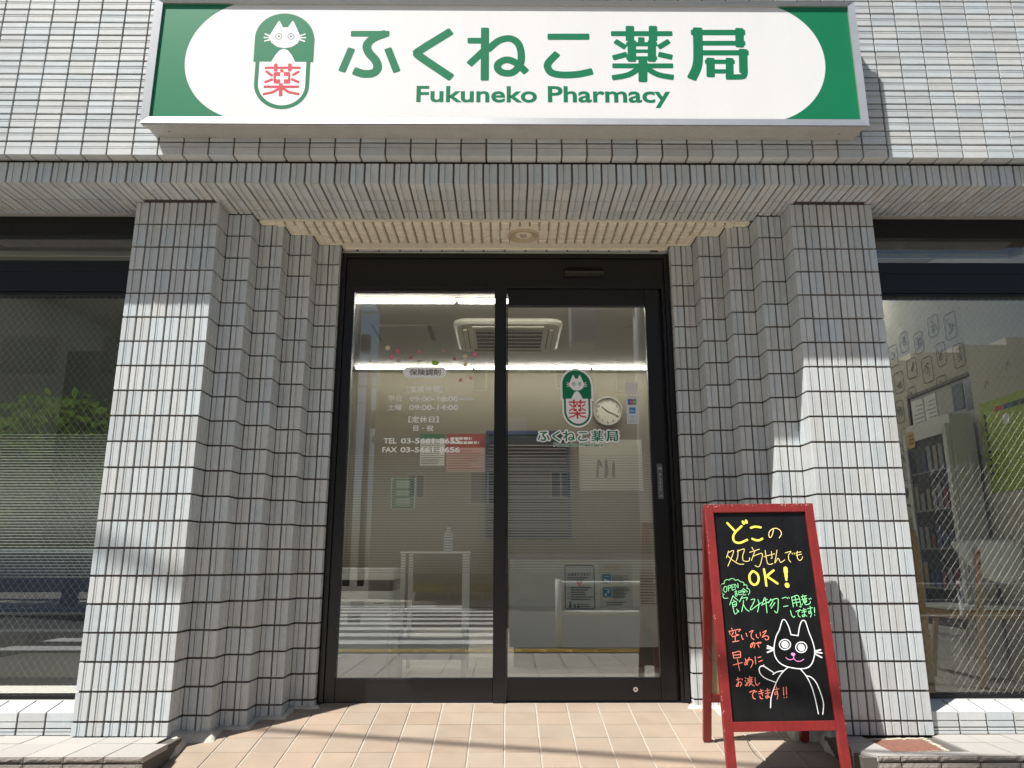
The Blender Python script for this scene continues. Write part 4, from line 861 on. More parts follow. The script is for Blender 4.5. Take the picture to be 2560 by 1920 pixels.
# ------------------------------------------------------------------ chalkboard
xc = 1.0678
P0 = Vector((xc, -.166, .906)); Dv = Vector((0, -.19573, -.98066)); NN = Vector((0, -.98066, .19573))   # NN points at the street
U_ = (Vector((1, 0, 0)) - Dv * .0126); Wd = Dv + Vector((-.0228, 0, 0))
def bl(u, w, n): return P0 + U_ * u + Wd * w + NN * n
AB = thing('chalkboard_sign', 'red wooden A-frame blackboard with a chalk cat and hand-written Japanese lines', 'sandwich board', (xc, -.15, -.1))
def bbox(nm, u0, u1, w0, w1, n0, n1, m=BWOOD, b=.0018, f=bl):
    mb = MB().hexa([f(u0, w0, n0), f(u1, w0, n0), f(u1, w0, n1), f(u0, w0, n1), f(u0, w1, n0), f(u1, w1, n0), f(u1, w1, n1), f(u0, w1, n1)])
    mb.f = [q[::-1] for q in mb.f]
    return part(nm, mb, m, AB, bevel=b)
HW = .2285
fl = 1.045
bbox('front_leg', -HW, -HW + .0355, 0, fl, -.022, 0); bbox('front_leg', HW - .0355, HW, 0, fl - .005, -.022, 0)
bbox('top_rail', -HW + .036, HW - .036, .0, .0355, -.022, -.0008); bbox('bottom_rail', -HW + .036, HW - .036, .833, .8675, -.022, -.0008)
bbox('writing_panel', -HW + .034, HW - .034, .034, .835, -.018, -.012, CHALKB, 0)
bot = Vector((1.0665, .082, -.076)); top = Vector((xc, -.138, .903)); Dr = (bot - top); lr = Dr.length; Dr.normalize(); Nr = Vector((0, -Dr.z, Dr.y)).normalized()
def rl(u, w, n): return top + Vector((1, 0, 0)) * u + Dr * w + Nr * n
HR = .2235
bbox('rear_leg', -HR, -HR + .034, .012, lr - .004, -.0, .022, f=rl); bbox('rear_leg', HR - .034, HR, .012, lr - .004, -.0, .022, f=rl)
bbox('rear_rail', -HR + .0345, HR - .0345, .012, .046, .001, .021, f=rl); bbox('rear_rail', -HR + .0345, HR - .0345, .80, .835, .001, .021, f=rl)
bbox('rear_panel', -HR + .033, HR - .033, .044, .802, .008, .014, mat('bare_board_back', (.42, .33, .20), .7, noise=(60, .1)), 0, f=rl)
for u in (-HR + .017, HR - .017):
    part('rubber_foot', MB().lathe([(.009, 0), (.010, .004)], rl(u, lr - .003, .011) - Vector((0, 0, .003)), 12), BLACKD, AB)
for u in (-.17, .17):
    p = bl(u, .004, -.022); part('hinge', MB().box(p.x - .02, p.x + .02, -.150, -.132, .898, .905), STEEL, AB)
hk = bl(HW, .408, -.010)
m = MB().tube([hk, hk + Vector((.012, 0, 0))], .004, 8); m.tube([hk + Vector((.011, 0, -.008)), hk + Vector((.013, 0, .008))], .0035, 8)
part('wing_nut', m, BLACKD, AB)
chain = MB(); pa, pb = bl(-HW + .018, .60, -.022), rl(-HR + .017, .60, 0)
chain.tube([pa + (pb - pa) * (k / 10) - Vector((0, 0, .035 * math.sin(math.pi * k / 10))) for k in range(11)], .0018, 6); part('stay_cord', chain, BLACKD, AB)
groups = {}
for c, w, p in DATA['board']: groups.setdefault(c, []).append((w / 1e4, unpack(p)))
for c, (nm, m) in dict(y=('bold_lettering', YEL), p=('thin_lettering', YELP), g=('green_lettering', GRN), o=('orange_lettering', ORA), w=('cat_drawing', CHW), m=('cat_nose_and_mouth', PNK)).items():
    cuts = dict(y=[.2], p=[.152], g=[.375, .448], o=[.49, .56, .63, .70]).get(c, [])
    bins = {}
    for w, p in groups[c]:
        v_ = sum(q[1] for q in p) / len(p); u_ = sum(q[0] for q in p) / len(p)
        key = (sum(v_ > q for q in cuts), c == 'g' and u_ > .055, c == 'g' and v_ > .42)
        bins.setdefault(key, []).append((w, p))
    for key in sorted(bins):
        pr = Print(4e-6)
        for w, p in bins[key]: pr.line([(u + .0228 * v, v + .0126 * u) for u, v in p], w)
        lay(pr, m, nm, AB, lambda u, d, v: bl(u, v, -.0117 + d))
# chips of bare wood on the edges
ch = MB()
for k in range(70):
    sd = RNG.random()
    if sd < .45: u, w = RNG.uniform(-HW, HW), RNG.uniform(0, .012)
    elif sd < .75: u, w = -HW + RNG.uniform(0, .006), RNG.uniform(0, .9)
    else: u, w = HW - RNG.uniform(0, .004), RNG.uniform(0, .9)
    a, b = RNG.uniform(.0006, .002), RNG.uniform(.0006, .0025)
    ch.add([bl(u - a, w - b, .0006), bl(u + a, w - b * .6, .0006), bl(u + a * .7, w + b, .0006), bl(u - a, w + b * .7, .0006)], [(0, 3, 2, 1)])
part('paint_chip', ch, mat('bare_wood_chip', (.62, .42, .32), .7), AB, kind='stuff')

# ------------------------------------------------------------------ inside the shop
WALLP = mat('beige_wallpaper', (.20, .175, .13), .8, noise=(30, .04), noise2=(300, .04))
CEIL = mat('ceiling_board', (.36, .34, .30), .8, noise=(120, .05))
struct('shop_floor', MB().box(LEFT, RIGHT + .2, .66, 4.8, -.3, .0), mat('shop_floor_vinyl', (.66, .64, .60), .5, noise=(20, .06)))
struct('shop_floor', MB().box(RIGHT - 1.14, RIGHT + .2, .226, .659, -.3, .0), mat('shop_floor_vinyl', (.5, .5, .5)))
struct('shop_floor', MB().box(LEFT, -1.80, .226, .659, -.3, .0), mat('shop_floor_vinyl', (.5, .5, .5)))
struct('shop_ceiling', MB().box(LEFT - .1, RIGHT + .2, .621, 4.9, 2.70, 2.78), CEIL)
def room_wall(lab, mb, m): return solo('room_wall', mb, m, lab, 'wall')
LIN = mat('bounce_white', (.78, .76, .71), .8)  # unseen pale lining, added to bounce tube light onto fronts near the glass
LN = thing('bounce_lining', 'unseen white lining added inside the front wall to bounce the tube light', 'wall', (0, .63, 0))
for a in ((-1.81, -.915, 0, 2.36), (.915, 1.81, 0, 2.36), (LEFT, RIGHT - .06, 2.362, 2.698)): part('bounce_panel', MB().box(a[0], a[1], .6625, .672, a[2], a[3]), LIN, LN)
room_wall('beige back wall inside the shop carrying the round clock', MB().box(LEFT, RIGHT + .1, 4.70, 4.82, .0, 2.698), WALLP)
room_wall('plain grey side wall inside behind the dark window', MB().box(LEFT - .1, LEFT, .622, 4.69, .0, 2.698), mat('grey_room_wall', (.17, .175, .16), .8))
RW = thing('room_wall', 'cream side wall with rows of icon-printed wallpaper behind the fridge', 'wall', (RIGHT, 2.9, 0))
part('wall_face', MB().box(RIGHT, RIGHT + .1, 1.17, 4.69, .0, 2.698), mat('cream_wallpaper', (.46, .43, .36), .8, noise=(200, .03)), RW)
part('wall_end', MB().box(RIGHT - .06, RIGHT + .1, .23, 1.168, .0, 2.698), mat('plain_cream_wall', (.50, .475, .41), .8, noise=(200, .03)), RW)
ic_ = Print(2e-6)
for r_ in range(10):
    for c in range(9):
        y = 1.33 + c * .19 + (.05 if r_ % 2 else 0) + RNG.uniform(-.01, .01); z = .25 + r_ * .215 + (.06 if c % 2 else 0)
        if y > 2.9: continue
        w, h = RNG.uniform(.05, .065), RNG.uniform(.07, .09)
        q = rrect_pts(y - w, y + w, z - h, z + h, .025, 3); ic_.line(q + q[:1], .007, sm=False)
        for k in range(3):
            a = [(y + RNG.uniform(-w, w) * .6, z + RNG.uniform(-h, h) * .6) for _ in range(4)]; ic_.line(a, .006)
lay(ic_, mat('icon_ink', (.10, .085, .07), .7), 'icon_print', RW, lambda a, d, z: (RIGHT - .001 - d, a, z))
for y, z in ((.81, 1.764), (1.02, 1.70)):
    pr = Print(); pr.line([(y + .02, z - .02), (y - .005, z + .02), (y - .02, z - .005)], .010); lay(pr, mat('wall_mark', (.25, .22, .2), .7), 'wall_mark', RW, lambda a, d, zz: (RIGHT - .061 - d, a, zz))

LAMP = mat('tube_glow', (.9, .9, .85), .4, emit=((1, .98, .93), 16.0))
LBODY = mat('lamp_body', (.6, .6, .57), .5)
def lamp(x0, x1, y, lab, z=2.662):
    t = thing('ceiling_light', lab, 'ceiling light', ((x0 + x1) / 2, y, 2.70), 'tube lights on the shop ceiling')
    part('diffuser', MB().box(x0, x1, y - .022, y + .022, z, z + .030), LAMP, t, bevel=.008)
    part('housing', MB().box(x0 - .012, x1 + .012, y - .03, y + .03, z + .031, 2.699), LBODY, t)
lamp(-1.62, -.405, 2.30, 'tube light seen through the fixed door pane, top end towards the hatch')
lamp(-.375, .85, 2.30, 'tube light above the mullion in front of the air conditioner')
lamp(.88, 2.10, 2.30, 'tube light hidden mostly by the door head towards the white chair')
lamp(2.13, 2.885, 2.30, 'short tube light showing just below the black window head above the fridge')
lamp(-2.95, -1.66, 2.30, 'tube light with rounded end showing at the top of the dark window')
lamp(-1.60, -.36, 4.40, 'far tube light crossing behind the blossom stickers')
lamp(-.33, .90, 4.40, 'far tube light crossing behind the pharmacy emblem')
lamp(.93, 2.15, 4.40, 'far tube light above the white sticker on the sliding door')

AC = thing('air_conditioner', 'cream ceiling cassette air conditioner with dark grille behind the mullion', 'air conditioner', (.02, 3.27, 2.70))
ACM = mat('ac_cream', (.62, .59, .51), .45)
q = rrect_pts(-.455, .495, 2.795, 3.745, .12, 6)
m = MB(); n = len(q); q2 = rrect_pts(-.43, .47, 2.82, 3.72, .11, 6)
m.add([(a, b, 2.698) for a, b in q] + [(a, b, 2.672) for a, b in q] + [(a, b, 2.655) for a, b in q2], [(i, (i + 1) % n, n + (i + 1) % n, n + i) for i in range(n)] + [(n + i, n + (i + 1) % n, 2 * n + (i + 1) % n, 2 * n + i) for i in range(n)] + [tuple(range(2 * n, 3 * n))])
part('cassette_panel', m, ACM, AC)
part('grille_recess', MB().box(-.27, .33, 2.985, 3.56, 2.6535, 2.6545), INK, AC)
gr = MB()
for k in range(31): gr.box(-.268 + k * .0198, -.264 + k * .0198, 2.987, 3.558, 2.6480, 2.6533)
part('grille_fin', gr, mat('grille_grey', (.30, .30, .28), .5), AC, kind='stuff')
for k in range(6): part('grille_bar', MB().box(-.272, .332, 2.983 + k * .114, 2.995 + k * .114, 2.6425, 2.6475), ACM, AC)
for a, b, c, d in ((-.385, -.335, 2.95, 3.58), (.375, .425, 2.95, 3.58), (-.30, .34, 2.855, 2.905), (-.30, .34, 3.635, 3.685)):
    part('air_outlet', MB().box(a, b, c, d, 2.6515, 2.6545), INK, AC)
    fl_ = part('louver', MB().box(a + .006, b - .006, c + .006, d - .006, 2.640, 2.650), ACM, AC)
CH = thing('ceiling_hatch', 'square ceiling hatch with dark edge above the hours lettering', 'hatch', (-.94, 3.2, 2.7))
part('hatch_frame', MB().box(-1.19, -.66, 2.97, 3.45, 2.694, 2.699), mat('hatch_edge', (.10, .095, .085), .6), CH)
part('hatch_panel', MB().box(-1.165, -.70, 2.985, 3.435, 2.690, 2.6935), CEIL, CH)

CK = thing('wall_clock', 'round wall clock with grey rim reading ten twenty on the back wall', 'clock', (1.108, 4.66, 2.256))
cc = (1.108, 0, 2.256)
part('rim', MB().lathe([(.140, 4.66), (.146, 4.645), (.156, 4.642), (.163, 4.65), (.163, 4.699)], cc, 48, 'y', caps=False), mat('clock_rim', (.36, .34, .29), .35, metal=.4), CK, smooth=True)
part('dial', MB().lathe([(.0, 4.668), (.150, 4.668)], cc, 40, 'y', caps=False), mat('clock_dial', (.52, .49, .42), .6), CK)
pr = Print(2e-5)
for k in range(1, 13):
    a = R(90 - 30 * k); text_at(pr, str(k), 1.108 + .117 * math.cos(a), 2.256 + .117 * math.sin(a), .030, .012)
for k in range(60):
    a = R(6 * k); pr.line([(1.108 + .141 * math.cos(a), 2.256 + .141 * math.sin(a)), (1.108 + .145 * math.cos(a), 2.256 + .145 * math.sin(a))], .0016, sm=False)
lay(pr, INK, 'numerals', CK, on_y(4.6675))
for ang_, ln, w, nm in ((90 - 309, .080, .010, 'hour_hand'), (90 - 114, .122, .007, 'minute_hand')):
    a = R(ang_); pr = Print(); pr.line([(1.108 - .02 * math.cos(a), 2.256 - .02 * math.sin(a)), (1.108 + ln * math.cos(a), 2.256 + ln * math.sin(a))], w); lay(pr, INK, nm, CK, on_y(4.664))

def poster(lab, x0, x1, z0, z1, y, parts, base=PAPER):
    t = thing('poster', lab, 'poster', ((x0 + x1) / 2, y, z0))
    part('sheet', MB().box(x0, x1, y - .0022, y - .0002, z0, z1), base, t)
    for k, (nm, m, fn) in enumerate(parts):
        pr = Print(2e-5); fn(pr); lay(pr, m, nm, t, on_y(y - .0030 - k * .0005))
    return t
def lines(x0, x1, z0, z1, n, h, seed=1):
    rg = random.Random(seed)
    def f(pr):
        for k in range(n):
            z = z1 - (z1 - z0) * (k + .5) / n; x = x0
            e = x0 + (x1 - x0) * rg.uniform(.6, 1)
            while x < e:
                w = rg.uniform(.5, 2.2) * h; pr.rect(x, min(x + w, e), z - h / 2, z + h / 2); x += w + h * .35
    return f
rect = lambda *a: (lambda pr: pr.rect(*a))
DGR, DRD, DBL = mat('poster_green', (.02, .13, .05), .6), mat('poster_red', (.33, .04, .035), .6), mat('poster_navy', (.015, .03, .10), .6)
poster('green headed price notice on the back wall behind the telephone lettering', -.925, -.662, 1.66, 2.008, 4.699, [('heading', DGR, rect(-.925, -.662, 1.955, 2.008)), ('small_print', mat('notice_grey', (.22, .25, .22), .7), lines(-.91, -.68, 1.675, 1.94, 12, .009, 2))])
poster('red topped notice poster on the back wall beside the mullion', -.640, -.226, 1.60, 2.01, 4.699, [('heading', DRD, rect(-.640, -.226, 1.86, 2.01)), ('title', PAPER, lines(-.60, -.27, 1.89, 1.985, 2, .028, 3)), ('small_print', mat('notice_red', (.40, .08, .07), .7), lines(-.62, -.25, 1.62, 1.84, 8, .010, 4))], mat('pinkish_sheet', (.55, .36, .32), .7))
poster('green safety chart on the back wall low behind the fax lettering', -1.222, -.965, 1.20, 1.535, 4.699, [('chart', DGR, rect(-1.212, -.975, 1.21, 1.525)), ('chart_box', mat('chart_pale', (.35, .45, .36), .7), lambda pr: [pr.rect(-1.17, -1.02, 1.43 - k * .09, 1.50 - k * .09) for k in range(3)])])
BD = thing('dispensary_blind', 'navy framed opening with dark slatted blind in the back wall behind the mullion', 'blind', (.24, 4.68, .95))
for a in ((-.215, .69, 2.00, 2.04), (-.215, -.185, .93, 1.999), (.66, .69, .93, 1.999), (-.215, .69, .90, .929)): part('frame', MB().box(a[0], a[1], 4.66, 4.698, a[2], a[3]), DBL, BD)
part('dark_opening', MB().box(-.184, .659, 4.694, 4.697, .93, 1.999), INK, BD)
SLAT = mat('blind_slat', (.16, .14, .15), .6)
sm_ = mesh_of(MB().hexa([(-.42, 4.672, -.008), (.42, 4.672, -.008), (.42, 4.688, .004), (-.42, 4.688, .004), (-.42, 4.672, -.006), (.42, 4.672, -.006), (.42, 4.688, .006), (-.42, 4.688, .006)]), 'slat', SLAT)
for k in range(26): put('slat', sm_, BD, (.238, 0, .96 + k * .037))
poster('white sheet with a grey picture on the back wall under the clock', .79, 1.47, 1.40, 1.95, 4.699, [('picture', mat('grey_picture', (.16, .16, .15), .7), lambda pr: [pr.line([(.98 + .09 * k, 1.55), (1.0 + .08 * k, 1.72 + .05 * math.sin(k * 3)), (1.03 + .06 * k, 1.6 + .06 * math.cos(k * 2))], .025) for k in range(3)])], mat('dull_sheet', (.46, .44, .38), .7))

CT = thing('reception_counter', 'white reception counter carrying three notices on its front', 'counter', (.9, 2.0, 0))
CTM = mat('counter_white', (.70, .70, .68), .5)
part('counter_front', MB().box(.03, 1.75, 1.75, 2.25, .130, .685), CTM, CT); part('counter_top', MB().box(.02, 1.76, 1.735, 2.30, .686, .712), mat('counter_edge', (.42, .41, .40), .4), CT)
part('toe_kick', MB().box(.06, 1.72, 1.80, 2.24, 0, .1295), mat('toe_grey', (.24, .23, .22), .6), CT)
HEART = [(0, -.028), (-.026, .002), (-.026, .016), (-.014, .022), (0, .010), (.014, .022), (.026, .016), (.026, .002)]
poster('navy bordered counter notice with a red heart', .388, .592, .362, .648, 1.7498, [
    ('border', DBL, lambda pr: pr.line(rrect_pts(.394, .586, .367, .642, .012) + rrect_pts(.394, .586, .367, .642, .012)[:1], .005, sm=False)),
    ('title', INK, lambda pr: text_in(pr, 'お決まりですか？', .415, .563, .574, .596, .03)),
    ('heart', mat('heart_red', (.42, .01, .02), .5), lambda pr: pr.poly([(.488 + a * .75, .528 + b * .75) for a, b in HEART])),
    ('small_print', INK, lambda pr: (lines(.41, .57, .545, .570, 2, .006, 5)(pr), lines(.43, .578, .420, .508, 6, .0065, 6)(pr), lines(.49, .575, .376, .40, 2, .005, 8)(pr))),
    ('check_mark', mat('check_grey', (.35, .33, .30), .6), lambda pr: [pr.line([(.406, .497 - k * .031), (.413, .490 - k * .031), (.424, .505 - k * .031)], .005, sm=False) for k in range(3)]),
    ('figure_drawing', mat('drawing_grey', (.13, .14, .15), .6), lambda pr: [(pr.disc(x, z, r), pr.poly([(x - r * 1.4, .374), (x + r * 1.4, .374), (x + r, z - r), (x - r, z - r)])) for x, z, r in ((.425, .409, .0075), (.455, .393, .006), (.478, .396, .007))])], mat('cool_paper', (.60, .63, .64), .6))
BLU = mat('icon_blue', (.01, .20, .42), .5)
poster('counter notice with two blue medicine icons', .62, .835, .372, .655, 1.7498, [
    ('heading', mat('pale_yellow_print', (.55, .45, .2), .6), lines(.655, .805, .606, .645, 3, .009, 9)),
    ('icon', BLU, lambda pr: (pr.rrect(.638, .696, .526, .586, .007), pr.rrect(.640, .697, .442, .503, .007))),
    ('icon_drawing', PAPER, lambda pr: (pr.line([(.655, .550), (.682, .537)], .014, sm=False), pr.disc(.660, .457, .009), pr.disc(.678, .474, .009), pr.rect(.648, .686, .570, .575), pr.rect(.650, .688, .488, .493))),
    ('small_print', mat('text_grey', (.08, .08, .08), .6), lambda pr: (lines(.703, .825, .530, .580, 5, .005, 10)(pr), lines(.703, .825, .432, .503, 8, .005, 11)(pr), lines(.663, .815, .385, .415, 2, .006, 12)(pr)))], mat('cool_paper_two', (.57, .58, .57), .6))
poster('counter notice partly hidden by the sliding door stile', .872, 1.02, .376, .648, 1.7498, [('small_print', mat('text_grey', (.08, .08, .08), .6), lines(.885, 1.01, .39, .62, 13, .005, 13)), ('text_box', mat('box_line', (.3, .3, .32), .6), lambda pr: [pr.line([(.885, z), (1.01, z)], .002, sm=False) for z in (.595, .56, .552, .52, .512, .46, .452)])])

AP = thing('air_purifier', 'white floor machine with glossy black band at the edge of the fixed pane', 'appliance', (-.9, 1.5, 0))
APM = mat('appliance_white', (.85, .86, .85), .4)
for z0, z1, m, e in ((0, .497, APM, 0), (.4975, .559, mat('glossy_black', (.012, .010, .009), .12), .004), (.5595, .628, APM, 0)):
    part('body' if m is APM else 'black_band', MB().prism(rrect_pts(-1.16 - e, -.670 + e, 1.30 - e, 1.66, .03, 5), z0, z1), m, AP, bevel=.004 if z1 > .6 else 0)
part('handle', MB().box(-.915, -.835, 1.294, 1.2995, .408, .440), mat('appliance_line', (.42, .43, .43), .5), AP, bevel=.002)
part('rating_label', MB().box(-.93, -.855, 1.2975, 1.2995, .312, .368), mat('label_grey', (.36, .36, .35), .6), AP)
part('side_slot', MB().box(-.78, -.72, 1.2975, 1.2995, .424, .428), INK, AP)

TR = thing('metal_trolley', 'pale metal trolley frame with open shelves and a bolted lower panel', 'trolley', (-.44, 1.5, 0))
TM = mat('pale_metal', (.80, .80, .79), .45, metal=0.0)
for x in (-.640, -.262):
    for y in (1.40, 1.78): part('leg', MB().box(x, x + .027, y, y + .020, 0, .716), TM, TR, bevel=.002)
part('top_shelf', MB().box(-.645, -.232, 1.395, 1.81, .7165, .731), TM, TR, bevel=.003)
part('middle_shelf', MB().box(-.612, -.263, 1.405, 1.795, .372, .386), TM, TR)
lp = part('lower_panel', MB().box(-.642, -.236, 1.388, 1.3995, .097, .222), mat('panel_grey', (.62, .62, .63), .5), TR, bevel=.002)
for x, z in ((-.625, .205), (-.258, .203), (-.630, .118), (-.262, .117)): part('bolt', MB().lathe([(.0, 1.3845), (.006, 1.3845), (.006, 1.388)], (x, 0, z), 12, 'y', caps=False), STEEL, lp)
BT = thing('sanitizer_bottle', 'small pump bottle standing on the metal trolley', 'bottle', (-.365, 1.6, .7315))
part('bottle_body', MB().lathe([(.028, .7315), (.030, .74), (.030, .84), (.012, .868), (.012, .884)], (-.365, 1.6, 0), 18), mat('bottle_white', (.62, .63, .62), .35), BT, smooth=True)
m = MB().lathe([(.014, .8845), (.014, .9), (.005, .905), (.005, .945)], (-.365, 1.6, 0), 14); m.box(-.368, -.325, 1.594, 1.606, .945, .957)
part('pump', m, mat('pump_grey', (.16, .16, .16), .5), BT)

FR = thing('display_fridge', 'tall white display fridge with dark glass door behind the bright window', 'fridge', (2.82, 1.44, 0))
FRM = mat('fridge_white', (.58, .58, .55), .4)
part('cabinet', MB().box(2.735, 2.885, 1.185, 1.70, .02, 1.56), FRM, FR, bevel=.006)
for a in ((1.19, 1.23, .24, 1.50), (1.655, 1.695, .24, 1.50), (1.2305, 1.6545, 1.44, 1.50), (1.2305, 1.6545, .24, .28)): part('door_frame', MB().box(2.705, 2.734, a[0], a[1], a[2], a[3]), FRM, FR, bevel=.003)
part('door_glass', MB().box(2.716, 2.724, 1.2305, 1.6545, .2805, 1.4395), mat('dark_fridge_glass', (.05, .05, .055), .12), FR)
for k in range(4): part('shelf', MB().box(2.7095, 2.7155, 1.235, 1.65, .50 + k * .24, .512 + k * .24), mat('shelf_grey', (.20, .20, .21), .5), FR)
for k in range(22):
    y = 1.26 + (k % 6) * .066; z = .512 + (k // 6) * .24
    part('goods_box', MB().box(2.711, 2.7155, y, y + RNG.uniform(.035, .055), z + .0005, z + RNG.uniform(.08, .16)), [mat('goods_red', (.16, .05, .05), .5), mat('goods_grey', (.22, .22, .24), .5), mat('goods_blue', (.05, .07, .14), .5), mat('goods_cream', (.26, .22, .17), .5)][RNG.randrange(4)], FR)
pr = Print(1e-5); pr.rrect(1.545, 1.655, 1.40, 1.51, .02); lay(pr, mat('sticker_yellow', (.55, .36, .10), .5), 'price_sticker', FR, lambda a, d, z: (2.7045 - d, a, z))
pr = Print(1e-5); lines(1.555, 1.645, 1.42, 1.495, 3, .014, 21)(pr); lay(pr, mat('sticker_brown', (.14, .05, .03), .5), 'sticker_print', FR, lambda a, d, z: (2.7038 - d, a, z))
NB_ = thing('notice_board', 'dark framed notice board with paper sheets above the fridge', 'notice board', (2.93, 1.57, 1.41))
for a in ((1.165, 1.985, 1.815, 1.835), (1.965, 1.985, 1.40, 1.8145), (1.165, 1.185, 1.58, 1.8145)): part('board_frame', MB().box(2.925, 2.949, a[0], a[1], a[2], a[3]), mat('board_dark', (.07, .06, .055), .5), NB_)
part('board_face', MB().box(2.94, 2.949, 1.1855, 1.9645, 1.40, 1.8145), mat('board_grey', (.38, .37, .35), .6), NB_)
for a, m in (((1.80, 1.95, 1.48, 1.79), PAPER), ((1.64, 1.78, 1.50, 1.79), PAPER), ((1.33, 1.45, 1.62, 1.79), mat('sheet_blue', (.06, .10, .16), .6)), ((1.20, 1.31, 1.60, 1.80), mat('sheet_dark_blue', (.05, .08, .13), .3))):
    part('paper_sheet', MB().box(2.936, 2.9395, a[0], a[1], a[2], a[3]), m, NB_)
    pr = Print(2e-5); lines(a[0] + .01, a[1] - .01, a[2] + .01, a[3] - .03, 9, .010, int(a[0] * 100))(pr); lay(pr, mat('faint_print', (.22, .22, .24), .6), 'sheet_print', NB_, lambda y, d, z: (2.9355 - d, y, z))
LP = thing('poster', 'large yellow-green poster with vertical Japanese characters on the side wall', 'poster', (2.88, .93, 1.06))
part('sheet', MB().box(2.886, 2.889, .66, 1.115, 1.06, 1.60), mat('lime_paper', (.33, .43, .045), .6), LP)
pr = Print(2e-5); lines(1.07, 1.09, 1.2, 1.52, 8, .014, 31)(pr)
for k in range(9): pr.rect(1.065, 1.085, 1.165 + k * .043, 1.185 + k * .043)
lay(pr, INK, 'characters', LP, lambda y, d, z: (2.8855 - d, y, z))
for y0, y1, c in ((.90, .97, (.55, .06, .03)), (.83, .895, (.02, .08, .22)), (.76, .825, (.02, .04, .05)), (.69, .755, (.02, .04, .05))):
    pr = Print(); pr.rect(y0, y1, 1.525, 1.555); lay(pr, mat('poster_block_' + ('red' if c[0] > .5 else 'blue' if c[2] > .1 else 'black'), c, .6), 'heading_block', LP, lambda y, d, z: (2.8855 - d, y, z))
pr = Print(); pr.rrect(.86, .915, 1.44, 1.495, .008); lay(pr, PAPER, 'price_note', LP, lambda y, d, z: (2.885 - d, y, z))

CHR = thing('chair', 'white plastic chair with wooden legs close behind the bright window', 'chair', (2.74, 1.1, 0))
WOODL = mat('pale_beech', (.52, .36, .22), .5, noise=(30, .1), stretch=(1, 1, .2)); WPL = mat('white_plastic', (.84, .84, .82), .35)
vs = []; nx, nz_ = 14, 7
for side_ in (0, 1):
    for j in range(nz_ + 1):
        for i in range(nx + 1):
            u = i / nx * 2 - 1; half = .232
            top_ = .788 - .012 * u * u; botm = .553 + .20 * abs(u) ** 2.2
            z = botm + (top_ - botm) * j / nz_
            y = .915 + .05 * u * u * 1.2 - .03 * (z - .55) + side_ * .008
            vs.append((2.758 + u * half, y, z))
w_ = nx + 1; n1 = w_ * (nz_ + 1); fs = []
for j in range(nz_):
    for i in range(nx):
        a = j * w_ + i; fs += [(a, a + 1, a + w_ + 1, a + w_), (n1 + a, n1 + a + w_, n1 + a + w_ + 1, n1 + a + 1)]
rim_ = [i for i in range(w_)] + [j * w_ + nx for j in range(1, nz_ + 1)] + [nz_ * w_ + i for i in range(nx - 1, -1, -1)] + [j * w_ for j in range(nz_ - 1, 0, -1)]
for a, b in zip(rim_, rim_[1:] + rim_[:1]): fs.append((b, a, n1 + a, n1 + b))
part('backrest', MB().add(vs, fs), WPL, CHR, smooth=True)
part('seat', MB().prism(rrect_pts(2.50, 3.0, .98, 1.42, .12, 6), .405, .425), WPL, CHR, bevel=.006)
part('seat_frame', MB().prism(rrect_pts(2.53, 2.97, 1.01, 1.39, .05, 4), .355, .404), WOODL, CHR)
for x0, x1, y0, y1, zt in ((2.622, 2.592, .905, .96, .735), (2.895, 2.925, .905, .96, .735), (2.60, 2.57, 1.36, 1.42, .36), (2.90, 2.93, 1.36, 1.42, .36)):
    a, b, d = (.017, .013, .010)
    lg = part('leg', MB().hexa([(x1 - a, y1 - d, 0), (x1 + a, y1 - d, 0), (x1 + a, y1 + d, 0), (x1 - a, y1 + d, 0), (x0 - b, y0 - d, zt), (x0 + b, y0 - d, zt), (x0 + b, y0 + d, zt), (x0 - b, y0 + d, zt)]), WOODL, CHR, bevel=.002)
    if zt > .5:
        for z in (.715, .655): part('screw', MB().lathe([(.0, y0 - .0135), (.006, y0 - .0135), (.006, y0 - .009)], (x0 + (x0 - x1) * -.02, 0, z), 10, 'y', caps=False), INK, lg)
ST = thing('wooden_notice_stand', 'honey wood floor stand holding a notice at the inner window edge', 'stand', (2.08, .7, 0))
HON = mat('honey_wood', (.50, .29, .09), .45, noise=(30, .1))
part('side_post', MB().box(2.150, 2.185, .69, .71, .0, .80), HON, ST, bevel=.006); part('side_post', MB().box(1.93, 1.965, .69, .71, .0, .80), HON, ST, bevel=.006)
part('top_bar', MB().box(1.93, 2.185, .69, .71, .8005, .832), HON, ST, bevel=.01)
part('notice_sheet', MB().box(1.966, 2.149, .697, .703, .36, .795), mat('grey_notice', (.46, .47, .49), .5), ST); 
for z in (.30, .24, .16): part('rung', MB().box(1.966, 2.149, .694, .706, z, z + .018), HON, ST)
part('foot', MB().box(1.92, 2.24, .66, .74, -.0, .0) if False else MB().box(2.14, 2.20, .60, .688, .0, .03), HON, ST)
TB = thing('wooden_side_table', 'small wooden side table carrying the white orchid', 'table', (2.70, 2.1, 0))
part('table_top', MB().box(2.60, 2.945, 1.90, 2.35, .87, .90), WOODL, TB, bevel=.003)
for x in (2.62, 2.90):
    for y in (1.93, 2.30): part('leg', MB().box(x, x + .025, y, y + .025, 0, .8695), WOODL, TB)
OR_ = thing('orchid', 'white moth orchid in a dark red pot beside the fridge', 'orchid', (2.78, 2.08, .9))
part('pot', MB().lathe([(.05, .9005), (.07, 1.03), (.075, 1.04), (.068, 1.04), (.06, 1.02)], (2.78, 2.08, 0), 20), mat('wine_red_pot', (.10, .012, .02), .3), OR_, smooth=True)
PET = mat('orchid_petal', (.66, .65, .60), .55); LF = mat('orchid_leaf', (.06, .11, .03), .45)
